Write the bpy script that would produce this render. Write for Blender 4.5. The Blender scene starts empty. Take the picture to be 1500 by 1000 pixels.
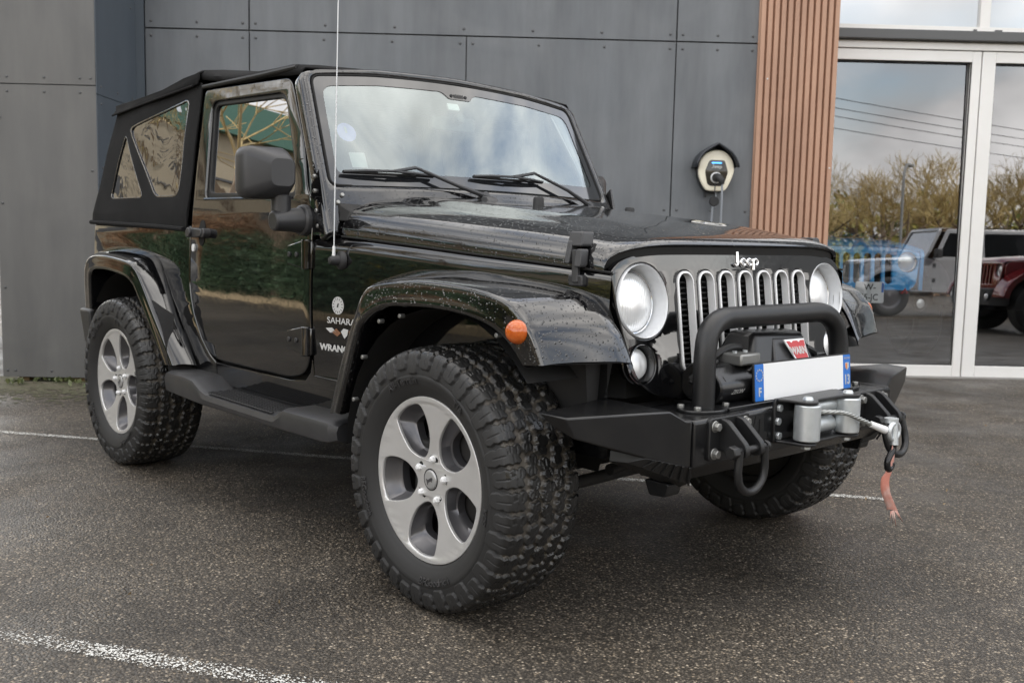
import bpy, bmesh, math, random
import numpy as np
from mathutils import Vector, Matrix
R = math.radians
random.seed(7); rng = np.random.default_rng(11)
sc = bpy.context.scene
COL = sc.collection

# ------------------------------------------------------------------ camera
def make_camera():
    yaw, pitch, roll = R(137.614), R(6.037), R(1.25)
    fw = Vector((math.cos(yaw)*math.cos(pitch), math.sin(yaw)*math.cos(pitch), -math.sin(pitch)))
    rt = Vector((math.sin(yaw), -math.cos(yaw), 0)); up = rt.cross(fw)
    rt2 = math.cos(roll)*rt + math.sin(roll)*up; up2 = -math.sin(roll)*rt + math.cos(roll)*up
    cam = bpy.data.cameras.new('camera'); o = bpy.data.objects.new('camera', cam); COL.objects.link(o)
    m = Matrix((rt2, up2, -fw)).transposed().to_4x4(); m.translation = Vector((2.3199, -2.7116, 1.1295))
    o.matrix_world = m
    cam.sensor_width = 36; cam.lens = 1460.44/1500*36; cam.clip_start = .05; cam.clip_end = 2000
    cam.dof.use_dof = True; cam.dof.focus_distance = 3.1; cam.dof.aperture_fstop = 6.3
    sc.camera = o
make_camera()

# ------------------------------------------------------------------ world and sun
SUN_EL, SUN_AZ = 31, 105        # azimuth of the sun measured from +X, degrees
def make_world():
    w = bpy.data.worlds.new('World'); sc.world = w; w.use_nodes = True
    nt = w.node_tree; nt.nodes.clear(); N = nt.nodes.new; L = nt.links.new
    out = N('ShaderNodeOutputWorld'); bg = N('ShaderNodeBackground'); bg.inputs[1].default_value = .15
    sky = N('ShaderNodeTexSky'); sky.sky_type = 'NISHITA'; sky.sun_disc = False
    sky.sun_elevation = R(SUN_EL); sky.sun_rotation = R(90 - SUN_AZ); sky.air_density = 1.2; sky.dust_density = 1.2
    tc = N('ShaderNodeTexCoord'); sx = N('ShaderNodeSeparateXYZ'); L(tc.outputs['Generated'], sx.inputs[0])
    zz = N('ShaderNodeMath'); zz.operation = 'MAXIMUM'; zz.inputs[1].default_value = 0; L(sx.outputs[2], zz.inputs[0])
    za = N('ShaderNodeMath'); za.operation = 'ADD'; za.inputs[1].default_value = .22; L(zz.outputs[0], za.inputs[0])
    dv = N('ShaderNodeVectorMath'); dv.operation = 'DIVIDE'; L(tc.outputs['Generated'], dv.inputs[0])
    cz = N('ShaderNodeCombineXYZ'); [L(za.outputs[0], cz.inputs[i]) for i in range(3)]; L(cz.outputs[0], dv.inputs[1])
    n1 = N('ShaderNodeTexNoise'); n1.inputs['Scale'].default_value = 3.2; n1.inputs['Detail'].default_value = 8
    n1.inputs['Roughness'].default_value = .55; n1.inputs['Distortion'].default_value = .6; mpn = N('ShaderNodeMapping'); mpn.inputs['Scale'].default_value = (1, 1, 1.7); mpn.inputs['Location'].default_value = (3.1, 1.7, .4); L(tc.outputs['Generated'], mpn.inputs[0]); L(mpn.outputs[0], n1.inputs['Vector'])
    cr = N('ShaderNodeValToRGB'); cr.color_ramp.elements[0].position = .39; cr.color_ramp.elements[1].position = .64; hz = N('ShaderNodeMapRange'); hz.inputs[1].default_value = 0; hz.inputs[2].default_value = .45; hz.inputs[3].default_value = .14; hz.inputs[4].default_value = 0; L(zz.outputs[0], hz.inputs[0]); hz2 = N('ShaderNodeMapRange'); hz2.inputs[1].default_value = .62; hz2.inputs[2].default_value = .95; hz2.inputs[3].default_value = 0; hz2.inputs[4].default_value = .12; L(zz.outputs[0], hz2.inputs[0]); hs2 = N('ShaderNodeMath'); hs2.operation = 'ADD'; L(hz.outputs[0], hs2.inputs[0]); L(hz2.outputs[0], hs2.inputs[1]); hadd = N('ShaderNodeMath'); hadd.operation = 'ADD'; L(n1.outputs['Fac'], hadd.inputs[0]); L(hs2.outputs[0], hadd.inputs[1]); L(hadd.outputs[0], cr.inputs[0])
    n2 = N('ShaderNodeTexNoise'); n2.inputs['Scale'].default_value = 3.4; n2.inputs['Detail'].default_value = 5; L(mpn.outputs[0], n2.inputs['Vector'])
    cc = N('ShaderNodeValToRGB'); cc.color_ramp.elements[0].color = (4.4, 4.3, 4.2, 1); cc.color_ramp.elements[1].color = (13.8, 13.3, 12.7, 1)
    cc.color_ramp.elements[0].position = .30; cc.color_ramp.elements[1].position = .72; L(n2.outputs['Fac'], cc.inputs[0])
    mx = N('ShaderNodeMix'); mx.data_type = 'RGBA'; L(cr.outputs[0], mx.inputs[0]); hs = N('ShaderNodeHueSaturation'); hs.inputs['Saturation'].default_value = .72; L(sky.outputs[0], hs.inputs['Color']); L(hs.outputs[0], mx.inputs[6]); L(cc.outputs[0], mx.inputs[7])
    L(mx.outputs[2], bg.inputs[0]); L(bg.outputs[0], out.inputs[0])
make_world()
def make_sun():
    s = bpy.data.lights.new('sun', 'SUN'); s.energy = 2.7; s.angle = R(1.5); s.color = (1, .95, .88)
    o = bpy.data.objects.new('sun', s); COL.objects.link(o)
    d = Vector((math.cos(R(SUN_AZ))*math.cos(R(SUN_EL)), math.sin(R(SUN_AZ))*math.cos(R(SUN_EL)), math.sin(R(SUN_EL))))
    o.rotation_euler = d.to_track_quat('Z', 'Y').to_euler(); o.location = d*30
make_sun()
sc.view_settings.view_transform = 'Standard'; sc.view_settings.look = 'None'
sc.view_settings.exposure = 1.1; sc.view_settings.gamma = 1
sc.cycles.max_bounces = 10; sc.cycles.transparent_max_bounces = 16; sc.cycles.glossy_bounces = 6

# ------------------------------------------------------------------ materials
def pm(name, col, rough=.5, metal=0, coat=0, spec=.5, bump=None, var=None, ior=None):
    """principled material; bump=(scale, strength, distance); var=(scale, amount, colour)"""
    m = bpy.data.materials.new(name); m.use_nodes = True; nt = m.node_tree; b = nt.nodes['Principled BSDF']
    b.inputs['Base Color'].default_value = (*col, 1); b.inputs['Roughness'].default_value = rough
    b.inputs['Metallic'].default_value = metal; b.inputs['Coat Weight'].default_value = coat
    b.inputs['Coat Roughness'].default_value = .02; b.inputs['Specular IOR Level'].default_value = spec
    if ior: b.inputs['IOR'].default_value = ior
    tc = nt.nodes.new('ShaderNodeTexCoord')
    if bump:
        n = nt.nodes.new('ShaderNodeTexNoise'); n.inputs['Scale'].default_value = bump[0]; n.inputs['Detail'].default_value = 4
        bp = nt.nodes.new('ShaderNodeBump'); bp.inputs['Strength'].default_value = bump[1]; bp.inputs['Distance'].default_value = bump[2]
        nt.links.new(tc.outputs['Object'], n.inputs['Vector']); nt.links.new(n.outputs['Fac'], bp.inputs['Height']); nt.links.new(bp.outputs[0], b.inputs['Normal'])
    if var:
        n = nt.nodes.new('ShaderNodeTexNoise'); n.inputs['Scale'].default_value = var[0]; n.inputs['Detail'].default_value = 6; n.inputs['Roughness'].default_value = .65
        r = nt.nodes.new('ShaderNodeValToRGB'); r.color_ramp.elements[0].position = .42; r.color_ramp.elements[1].position = .68
        mx = nt.nodes.new('ShaderNodeMix'); mx.data_type = 'RGBA'; mu = nt.nodes.new('ShaderNodeMath'); mu.operation = 'MULTIPLY'; mu.inputs[1].default_value = var[1]
        nt.links.new(tc.outputs['Object'], n.inputs['Vector']); nt.links.new(n.outputs['Fac'], r.inputs[0]); nt.links.new(r.outputs[0], mu.inputs[0]); nt.links.new(mu.outputs[0], mx.inputs[0])
        mx.inputs[6].default_value = (*col, 1); mx.inputs[7].default_value = (*var[2], 1); nt.links.new(mx.outputs[2], b.inputs['Base Color'])
    return m
def NT(m): return m.node_tree.nodes, m.node_tree.links, m.node_tree.nodes['Principled BSDF']

def paint_mat(name, col, drops=False, wave=0.0):
    m = pm(name, col, .035, 0, .4, .5); N, L, b = NT(m); tc = N.new('ShaderNodeTexCoord')
    b.inputs['IOR'].default_value = 1.70
    last = None
    if wave:
        n = N.new('ShaderNodeTexNoise'); n.inputs['Scale'].default_value = 5; n.inputs['Detail'].default_value = 1.5
        bp = N.new('ShaderNodeBump'); bp.inputs['Strength'].default_value = wave; bp.inputs['Distance'].default_value = .004
        L.new(tc.outputs['Object'], n.inputs['Vector']); L.new(n.outputs['Fac'], bp.inputs['Height']); last = bp
    # fine dust and orange peel
    n = N.new('ShaderNodeTexNoise'); n.inputs['Scale'].default_value = 60; n.inputs['Detail'].default_value = 6
    r = N.new('ShaderNodeMapRange'); r.inputs[1].default_value = .4; r.inputs[2].default_value = .8; r.inputs[3].default_value = .03; r.inputs[4].default_value = .16
    L.new(tc.outputs['Object'], n.inputs['Vector']); L.new(n.outputs['Fac'], r.inputs[0]); L.new(r.outputs[0], b.inputs['Roughness'])
    if drops:
        prev = last
        for sc_, thr, dens in ((120, .34, .50), (60, .24, .38)):
            v = N.new('ShaderNodeTexVoronoi'); v.inputs['Scale'].default_value = sc_; L.new(tc.outputs['Object'], v.inputs['Vector'])
            sp = N.new('ShaderNodeSeparateColor'); L.new(v.outputs['Color'], sp.inputs[0])
            gt = N.new('ShaderNodeMath'); gt.operation = 'GREATER_THAN'; gt.inputs[1].default_value = 1-dens; L.new(sp.outputs[0], gt.inputs[0])
            mr = N.new('ShaderNodeMapRange'); mr.interpolation_type = 'SMOOTHERSTEP'; mr.inputs[1].default_value = thr; mr.inputs[2].default_value = thr*.3
            L.new(v.outputs['Distance'], mr.inputs[0])
            mu = N.new('ShaderNodeMath'); mu.operation = 'MULTIPLY'; L.new(mr.outputs[0], mu.inputs[0]); L.new(gt.outputs[0], mu.inputs[1])
            bp = N.new('ShaderNodeBump'); bp.inputs['Strength'].default_value = .8; bp.inputs['Distance'].default_value = .16/sc_
            L.new(mu.outputs[0], bp.inputs['Height'])
            if prev: L.new(prev.outputs[0], bp.inputs['Normal'])
            prev = bp
        last = prev
    if last: L.new(last.outputs[0], b.inputs['Normal']); L.new(last.outputs[0], b.inputs['Coat Normal'])
    return m

def glass_mat(name, tint, f0, rough=0.0, bump=None):
    """window glass: clear tinted sheet that mirrors more at grazing angles"""
    m = bpy.data.materials.new(name); m.use_nodes = True; nt = m.node_tree; nt.nodes.clear(); N = nt.nodes.new; L = nt.links.new
    out = N('ShaderNodeOutputMaterial'); t = N('ShaderNodeBsdfTransparent'); t.inputs[0].default_value = (*tint, 1)
    g = N('ShaderNodeBsdfGlossy'); g.inputs['Roughness'].default_value = rough; g.inputs[0].default_value = (.96, .97, 1, 1)
    mx = N('ShaderNodeMixShader'); lw = N('ShaderNodeLayerWeight'); lw.inputs[0].default_value = .5      # Schlick: f0 + (1-f0)(1-cos)^5
    f = N('ShaderNodeMath'); f.operation = 'POWER'; f.inputs[1].default_value = 5; L(lw.outputs['Facing'], f.inputs[0])
    a = N('ShaderNodeMath'); a.operation = 'MULTIPLY_ADD'; a.use_clamp = True; a.inputs[1].default_value = 1-f0; a.inputs[2].default_value = f0; L(f.outputs[0], a.inputs[0])
    L(a.outputs[0], mx.inputs[0]); L(t.outputs[0], mx.inputs[1]); L(g.outputs[0], mx.inputs[2]); L(mx.outputs[0], out.inputs[0])
    if bump:
        tc = N('ShaderNodeTexCoord'); n = N('ShaderNodeTexNoise'); n.inputs['Scale'].default_value = bump[0]; n.inputs['Detail'].default_value = bump[3] if len(bump) > 3 else 1
        n.inputs['Distortion'].default_value = .8
        bp = N('ShaderNodeBump'); bp.inputs['Strength'].default_value = bump[1]; bp.inputs['Distance'].default_value = bump[2]
        L(tc.outputs['Object'], n.inputs['Vector']); L(n.outputs['Fac'], bp.inputs['Height']); L(bp.outputs[0], g.inputs['Normal'])
    return m

def emit_mat(name, col, s):
    m = pm(name, col, .5); N, L, b = NT(m); b.inputs['Emission Color'].default_value = (*col, 1); b.inputs['Emission Strength'].default_value = s
    return m

M = {}
M['paint'] = paint_mat('black_paint', (.004, .004, .0045))
M['paint_door'] = paint_mat('black_door_paint', (.004, .004, .0045), wave=.16)
M['paint_wet'] = paint_mat('black_paint_with_rain_drops', (.004, .004, .0045), drops=True)
M['plastic'] = pm('textured_black_plastic', (.028, .028, .030), .38, bump=(420, .35, .001), var=(7, .35, (.05, .05, .052)))
M['powder'] = pm('powder_coated_steel', (.0095, .0098, .0108), .36, bump=(520, .5, .001), var=(5, .3, (.017, .0165, .0165)))
M['bumper'] = pm('satin_black_steel', (.0065, .0067, .0075), .26, bump=(260, .18, .001), var=(9, .35, (.022, .021, .020)))
M['dark'] = pm('dark_underbody', (.010, .010, .0105), .75, var=(9, .5, (.022, .019, .016)))
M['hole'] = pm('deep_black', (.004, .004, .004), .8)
M['hole2'] = pm('grille_black', (.006, .006, .0065), .35)
M['rubber'] = pm('black_rubber_trim', (.008, .008, .008), .55)
M['silver'] = pm('satin_silver', (.80, .805, .81), .34, .05, .3)
M['silver_paint'] = pm('silver_paint', (.72, .735, .755), .33, .10, .3)
M['chrome'] = pm('bright_chrome', (.8, .8, .8), .09, 1)
M['zinc'] = pm('zinc_plated_steel', (.62, .65, .665), .38, .7, var=(22, .5, (.46, .49, .50)), bump=(90, .1, .002))
M['rope'] = pm('steel_wire_rope', (.36, .37, .36), .42, .75)
M['zincdull'] = pm('dull_zinc_bolt', (.30, .30, .29), .45, .8)
M['alloy'] = pm('machined_alloy', (.64, .635, .63), .30, .5, .2, var=(14, .4, (.54, .53, .52)))
M['alloy_cap'] = pm('cap_silver', (.40, .40, .40), .3, .4, .2)
M['alloy_dark'] = pm('grey_painted_alloy', (.115, .113, .120), .30, .6, .2)
M['iron'] = pm('brake_iron', (.03, .028, .027), .6, .4)
M['fabric'] = pm('black_canvas', (.010, .010, .0105), .92, spec=.2, bump=(900, .5, .0008), var=(6, .5, (.018, .018, .018)))
M['white'] = pm('white_plate', (.84, .85, .86), .35)
M['blue'] = pm('plate_blue', (.02, .16, .56), .35)
M['decal'] = pm('white_decal', (.50, .50, .49), .5)
M['red'] = pm('badge_red', (.48, .035, .04), .4)
M['yellow'] = pm('warning_yellow', (.85, .66, .03), .5)
M['brown_decal'] = pm('brown_decal', (.20, .095, .05), .5)
M['amber'] = pm('amber_lens', (.46, .085, .008), .10, 0, .5, var=(60, .5, (.62, .16, .02)))
M['strap'] = pm('faded_red_strap', (.52, .20, .15), .85, bump=(240, .5, .002), var=(14, .9, (.62, .47, .42)))
M['seat'] = pm('grey_seat_cloth', (.06, .06, .06), .9)
M['dash'] = pm('dark_dashboard', (.03, .03, .032), .7)
M['glass_ws'] = glass_mat('windscreen_glass', (.70, .80, .77), .25); [q for q in M['glass_ws'].node_tree.nodes if q.type == 'BSDF_GLOSSY'][0].inputs[0].default_value = (.90, .99, 1.0, 1)
M['glass_side'] = glass_mat('tinted_side_glass', (.16, .17, .16), .42)
M['glass_rear'] = glass_mat('dark_rear_glass', (.05, .05, .05), .10)
M['vinyl'] = glass_mat('wrinkled_vinyl_window', (.22, .21, .19), .30, .03, (4.5, .5, .010, 3))
M['frit'] = pm('black_glass_border', (.012, .013, .015), .03, 0, .6, ior=1.75)
M['leather'] = pm('matte_black_rubber', (.02, .02, .021), .6, bump=(300, .2, .001))

def tyre_mat():
    m = pm('worn_tyre_rubber', (.018, .0175, .017), .62); N, L, b = NT(m)
    at = N.new('ShaderNodeAttribute'); at.attribute_name = 'depth'
    tc = N.new('ShaderNodeTexCoord'); n = N.new('ShaderNodeTexNoise'); n.inputs['Scale'].default_value = 26; n.inputs['Detail'].default_value = 7; n.inputs['Roughness'].default_value = .7
    L.new(tc.outputs['Object'], n.inputs['Vector'])
    # mud dried in the grooves, dusty grey walls, wet black block tops
    r1 = N.new('ShaderNodeMapRange'); r1.inputs[1].default_value = .25; r1.inputs[2].default_value = .85; L.new(at.outputs['Fac'], r1.inputs[0])
    mu = N.new('ShaderNodeMath'); mu.operation = 'MULTIPLY'; r2 = N.new('ShaderNodeMapRange'); r2.inputs[1].default_value = .28; r2.inputs[2].default_value = .62
    L.new(n.outputs['Fac'], r2.inputs[0]); L.new(r1.outputs[0], mu.inputs[0]); L.new(r2.outputs[0], mu.inputs[1])
    mx = N.new('ShaderNodeMix'); mx.data_type = 'RGBA'; mx.inputs[6].default_value = (.0115, .0113, .0112, 1); mx.inputs[7].default_value = (.105, .092, .076, 1)
    L.new(mu.outputs[0], mx.inputs[0])
    dz = N.new('ShaderNodeAttribute'); dz.attribute_name = 'wall'
    mx2 = N.new('ShaderNodeMix'); mx2.data_type = 'RGBA'; mx2.inputs[7].default_value = (.0185, .0182, .0184, 1)
    L.new(dz.outputs['Fac'], mx2.inputs[0]); L.new(mx.outputs[2], mx2.inputs[6]); L.new(mx2.outputs[2], b.inputs['Base Color'])
    n3 = N.new('ShaderNodeTexNoise'); n3.inputs['Scale'].default_value = 9; n3.inputs['Detail'].default_value = 4; L.new(tc.outputs['Object'], n3.inputs['Vector'])
    r3 = N.new('ShaderNodeMapRange'); r3.inputs[1].default_value = .42; r3.inputs[2].default_value = .6; r3.inputs[3].default_value = .48; r3.inputs[4].default_value = .16
    L.new(n3.outputs['Fac'], r3.inputs[0])
    mr = N.new('ShaderNodeMix'); L.new(dz.outputs['Fac'], mr.inputs[0]); L.new(r3.outputs[0], mr.inputs[2]); mr.inputs[3].default_value = .62
    L.new(mr.outputs[0], b.inputs['Roughness'])
    n4 = N.new('ShaderNodeTexNoise'); n4.inputs['Scale'].default_value = 180; n4.inputs['Detail'].default_value = 5; L.new(tc.outputs['Object'], n4.inputs['Vector'])
    bp = N.new('ShaderNodeBump'); bp.inputs['Strength'].default_value = .2; bp.inputs['Distance'].default_value = .001; L.new(n4.outputs['Fac'], bp.inputs['Height']); L.new(bp.outputs[0], b.inputs['Normal'])
    return m
M['tyre'] = tyre_mat()
M['tyre_text'] = pm('tyre_lettering', (.034, .033, .034), .55)

def lens_mat(name, stripes):
    m = pm(name, (.80, .82, .84), .07, 0, .5); N, L, b = NT(m); tc = N.new('ShaderNodeTexCoord')
    b.inputs['Metallic'].default_value = .5; b.inputs['Base Color'].default_value = (.90, .91, .92, 1); b.inputs['Coat Weight'].default_value = .6
    if stripes == 'v':
        w = N.new('ShaderNodeTexWave'); w.bands_direction = 'Y'; w.inputs['Scale'].default_value = 34; w.inputs['Distortion'].default_value = .4
    else:
        w = N.new('ShaderNodeTexWave'); w.wave_type = 'RINGS'; w.inputs['Scale'].default_value = 60
    L.new(tc.outputs['Object'], w.inputs['Vector'])
    bp = N.new('ShaderNodeBump'); bp.inputs['Strength'].default_value = .18; bp.inputs['Distance'].default_value = .004
    L.new(w.outputs['Fac'], bp.inputs['Height']); L.new(bp.outputs[0], b.inputs['Normal']); b.inputs['Roughness'].default_value = .18
    return m
M['reflector'] = pm('lamp_reflector', (.97, .97, .97), .35, .05); M['lens'] = lens_mat('headlight_lens', 'v'); M['lens_r'] = lens_mat('ribbed_round_lens', 'r')

# ------------------------------------------------------------------ mesh helpers
def link(name, me, mat, parent=None, sharp=38):
    o = bpy.data.objects.new(name, me); COL.objects.link(o)
    if mat is not None and not me.materials: me.materials.append(mat if not isinstance(mat, str) else M[mat])
    if sharp is not None:
        me.polygons.foreach_set('use_smooth', [True]*len(me.polygons)); me.set_sharp_from_angle(angle=R(sharp))
    if parent: o.parent = parent
    return o
def fix(me):
    bm = bmesh.new(); bm.from_mesh(me); bmesh.ops.recalc_face_normals(bm, faces=bm.faces); bm.to_mesh(me); bm.free()
class MB:
    def __init__(s): s.v = []; s.f = []
    def add(s, v, f):
        k = len(s.v); s.v += [tuple(map(float, q)) for q in v]; s.f += [tuple(i+k for i in q) for q in f]; return s
    def box(s, lo, hi, mp=None):
        x0, y0, z0 = lo; x1, y1, z1 = hi
        v = [(x0,y0,z0),(x1,y0,z0),(x1,y1,z0),(x0,y1,z0),(x0,y0,z1),(x1,y0,z1),(x1,y1,z1),(x0,y1,z1)]
        if mp: v = [mp(*q) for q in v]
        return s.add(v, [(0,3,2,1),(4,5,6,7),(0,1,5,4),(1,2,6,5),(2,3,7,6),(3,0,4,7)])
    def hexa(s, bot, top): # two quads
        return s.add(list(bot)+list(top), [(0,3,2,1),(4,5,6,7),(0,1,5,4),(1,2,6,5),(2,3,7,6),(3,0,4,7)])
    def prism(s, poly, a, b, mp):
        """poly 2-D, extruded between a and b, mp(u,v,w)->3-D"""
        n = len(poly); v = [mp(u, w, a) for u, w in poly]+[mp(u, w, b) for u, w in poly]
        return s.add(v, [tuple(range(n))[::-1], tuple(range(n, 2*n))]+[(i, (i+1) % n, n+(i+1) % n, n+i) for i in range(n)])
    def cyl(s, p0, p1, r0, r1=None, n=16, caps=True):
        r1 = r0 if r1 is None else r1; p0 = Vector(p0); p1 = Vector(p1); d = (p1-p0).normalized()
        a = d.orthogonal().normalized(); b = d.cross(a); v = []
        for p, r in ((p0, r0), (p1, r1)):
            for i in range(n):
                t = 2*math.pi*i/n; v.append(p+a*(r*math.cos(t))+b*(r*math.sin(t)))
        f = [(i, (i+1) % n, n+(i+1) % n, n+i) for i in range(n)]
        if caps: f += [tuple(range(n))[::-1], tuple(range(n, 2*n))]
        return s.add(v, f)
    def tube(s, path, r, n=12, closed=False):
        P = [Vector(p) for p in path]; m = len(P); v = []; rr = r if hasattr(r, '__len__') else [r]*m; a = None
        for i in range(m):
            d = (P[(i+1) % m]-P[i-1]) if closed or 0 < i < m-1 else (P[1]-P[0] if i == 0 else P[-1]-P[-2]); d.normalize()
            a = d.orthogonal() if a is None else a-d*a.dot(d); a.normalize(); b = d.cross(a)
            for k in range(n):
                t = 2*math.pi*k/n; v.append(P[i]+a*(rr[i]*math.cos(t))+b*(rr[i]*math.sin(t)))
        f = [(i*n+k, i*n+(k+1) % n, ((i+1) % m)*n+(k+1) % n, ((i+1) % m)*n+k) for i in range(m if closed else m-1) for k in range(n)]
        if not closed: f += [tuple(range(n))[::-1], tuple(range((m-1)*n, m*n))]
        return s.add(v, f)
    def lathe(s, prof, c, axis, n=40, closed_ends=False):
        """prof: (radius, along) list; axis unit vector"""
        d = Vector(axis).normalized(); a = d.orthogonal().normalized(); b = d.cross(a); c = Vector(c); v = []
        for r, h in prof:
            for i in range(n):
                t = 2*math.pi*i/n; v.append(c+d*h+a*(r*math.cos(t))+b*(r*math.sin(t)))
        m = len(prof); f = [(j*n+i, j*n+(i+1) % n, (j+1)*n+(i+1) % n, (j+1)*n+i) for j in range(m-1) for i in range(n)]
        if closed_ends: f += [tuple(range(n))[::-1], tuple(range((m-1)*n, m*n))]
        return s.add(v, f)
    def mesh(s, name='mesh'):
        me = bpy.data.meshes.new(name); me.from_pydata(s.v, [], s.f); fix(me); return me
    def build(s, name, mat, parent=None, sharp=38, bevel=0, seg=2):
        o = link(name, s.mesh(name), mat, parent, sharp)
        if bevel:
            b = o.modifiers.new('bevel', 'BEVEL'); b.width = bevel; b.segments = seg; b.limit_method = 'ANGLE'; b.angle_limit = R(35); b.harden_normals = False
        return o
def cr(P, n=6, closed=False):
    P = [np.array(p, float) for p in P]; m = len(P); out = []
    for i in range(m if closed else m-1):
        if closed: a, b, c, d = P[i-1], P[i], P[(i+1) % m], P[(i+2) % m]
        else: a, b, c, d = P[max(i-1, 0)], P[i], P[i+1], P[min(i+2, m-1)]
        for k in range(n):
            t = k/n; out.append(.5*((2*b)+(-a+c)*t+(2*a-5*b+4*c-d)*t*t+(-a+3*b-3*c+d)*t**3))
    if not closed: out.append(P[-1])
    return out
def grid(rows, mb=None, closed=False):
    mb = mb or MB(); m = len(rows); n = len(rows[0])
    return mb.add([q for r in rows for q in r], [(i*n+j, i*n+(j+1) % n, (i+1)*n+(j+1) % n, (i+1)*n+j) for i in range(m-1) for j in range(n if closed else n-1)])
def loft(rails, n=5, across=0):
    rows = [cr(r, n) if n > 1 else [np.array(q, float) for q in r] for r in rails]
    if across:
        cols = [cr([r[j] for r in rows], across) for j in range(len(rows[0]))]
        rows = [[c[i] for c in cols] for i in range(len(cols[0]))]
    return grid(rows)
def solid(o, t, off=-1):
    m = o.modifiers.new('solid', 'SOLIDIFY'); m.thickness = t; m.offset = off; return o
def plate(outer, holes=(), ext=.01, bevel=0, mp=None, cuts=(), res=2, name='plate'):
    """flat plate with holes, z in [-ext, ext], bevelled; mp maps (x,y,z) to 3-D; cuts: list of ('x'|'y', value) bisections"""
    cu = bpy.data.curves.new(name, 'CURVE'); cu.dimensions = '2D'; cu.fill_mode = 'BOTH'; cu.extrude = max(ext-bevel, 0); cu.bevel_depth = bevel; cu.bevel_resolution = res; cu.offset = -bevel
    for L_ in [outer]+list(holes):
        sp = cu.splines.new('POLY'); sp.points.add(len(L_)-1)
        for p, q in zip(sp.points, L_): p.co = (q[0], q[1], 0, 1)
        sp.use_cyclic_u = True
    o = bpy.data.objects.new(name, cu); COL.objects.link(o); dg = bpy.context.evaluated_depsgraph_get()
    me = bpy.data.meshes.new_from_object(o.evaluated_get(dg)); bpy.data.objects.remove(o); bpy.data.curves.remove(cu)
    bm = bmesh.new(); bm.from_mesh(me); bmesh.ops.remove_doubles(bm, verts=bm.verts, dist=1e-5)
    for ax, val in cuts:
        co = (val, 0, 0) if ax == 'x' else (0, val, 0); no = (1, 0, 0) if ax == 'x' else (0, 1, 0)
        bmesh.ops.bisect_plane(bm, geom=bm.verts[:]+bm.edges[:]+bm.faces[:], plane_co=co, plane_no=no)
    if mp:
        for v in bm.verts: v.co = Vector(mp(*v.co))
    bmesh.ops.recalc_face_normals(bm, faces=bm.faces)
    bm.to_mesh(me); bm.free(); me.materials.clear(); return me
def text_mesh(body, size, ext=.001, bold=0.0, sx=1.0, align='CENTER', shear=0):
    cu = bpy.data.curves.new('text', 'FONT'); cu.body = body; cu.size = size; cu.extrude = ext; cu.offset = bold; cu.align_x = align; cu.align_y = 'CENTER'; cu.shear = shear; cu.resolution_u = 3
    o = bpy.data.objects.new('text', cu); COL.objects.link(o); dg = bpy.context.evaluated_depsgraph_get()
    me = bpy.data.meshes.new_from_object(o.evaluated_get(dg)); bpy.data.objects.remove(o); bpy.data.curves.remove(cu)
    for v in me.vertices: v.co.x *= sx
    me.materials.clear(); return me
def text(name, body, size, mp, mat, parent, **k):
    me = text_mesh(body, size, **k)
    for v in me.vertices: v.co = Vector(mp(*v.co))
    fix(me); return link(name, me, mat, parent, None)
def merge(parts):
    """join meshes (already in place) into one mesh"""
    bm = bmesh.new()
    for p in parts: bm.from_mesh(p)
    me = bpy.data.meshes.new('merged'); bm.to_mesh(me); bm.free(); return me
def strokes(name, body, h, r, mp, mat, parent):
    """heavy rounded letters built from bent rods (J, e, p)"""
    arc = lambda cx, cy, a, b, ra, n=16: [(cx+ra*math.cos(R(a+(b-a)*i/n)), cy+ra*math.sin(R(a+(b-a)*i/n))) for i in range(n+1)]
    m = MB(); x = 0; k = h; tot = .50+.60*3; x = -tot/2*k; ra = .23*k
    for ch in body:
        if ch == 'J': P = [[(x+.36*k, k*.95), (x+.36*k, .22*k)]+arc(x+.17*k, .22*k, 0, -165, .19*k)[1:]]; x += .64*k
        elif ch == 'e': P = [[(x+.02*k, .27*k), (x+.46*k, .27*k)]+arc(x+.235*k, .25*k, 5, 315, ra)]; x += .59*k
        else: P = [[(x+.03*k, .48*k), (x+.03*k, -.26*k)], arc(x+.25*k, .25*k, 0, 360, .215*k)]; x += .59*k
        for q in P: m.tube([mp(a, b-.40*k, 0) for a, b in q], r, 8)
    return m.build(name, mat, parent, 50)
def rrect(x0, y0, x1, y1, r, n=5):
    out = []
    for cx, cy, a in ((x1-r, y1-r, 0), (x0+r, y1-r, 90), (x0+r, y0+r, 180), (x1-r, y0+r, 270)):
        out += [(cx+r*math.cos(R(a+90*i/n)), cy+r*math.sin(R(a+90*i/n))) for i in range(n+1)]
    return out
def circle(cx, cy, r, n=40): return [(cx+r*math.cos(2*math.pi*i/n), cy+r*math.sin(2*math.pi*i/n)) for i in range(n)]
def rpoly(P, r, n=4):
    """polygon with rounded corners; r scalar or list"""
    out = []; m = len(P)
    for i in range(m):
        p = Vector(P[i]); a = Vector(P[i-1])-p; b = Vector(P[(i+1) % m])-p; ri = r[i] if hasattr(r, '__len__') else r
        if ri <= 0: out.append(tuple(p)); continue
        ri = min(ri, a.length*.48, b.length*.48); s = p+a.normalized()*ri; e = p+b.normalized()*ri
        out += [tuple((1-t)**2*s+2*t*(1-t)*p+t*t*e) for t in [k/n for k in range(n+1)]]
    return out
def empty(name, loc=(0, 0, 0), rz=0):
    o = bpy.data.objects.new(name, None); COL.objects.link(o); o.location = loc; o.rotation_euler = (0, 0, rz); o.empty_display_size = .2; return o
def tag(o, label=None, cat=None, group=None, kind=None):
    for k, v in (('label', label), ('category', cat), ('group', group), ('kind', kind)):
        if v: o[k] = v
    return o
def copy_tree(o, parent=None):
    c = o.copy(); COL.objects.link(c); c.parent = parent
    for ch in list(o.children): copy_tree(ch, c)
    return c

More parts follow.
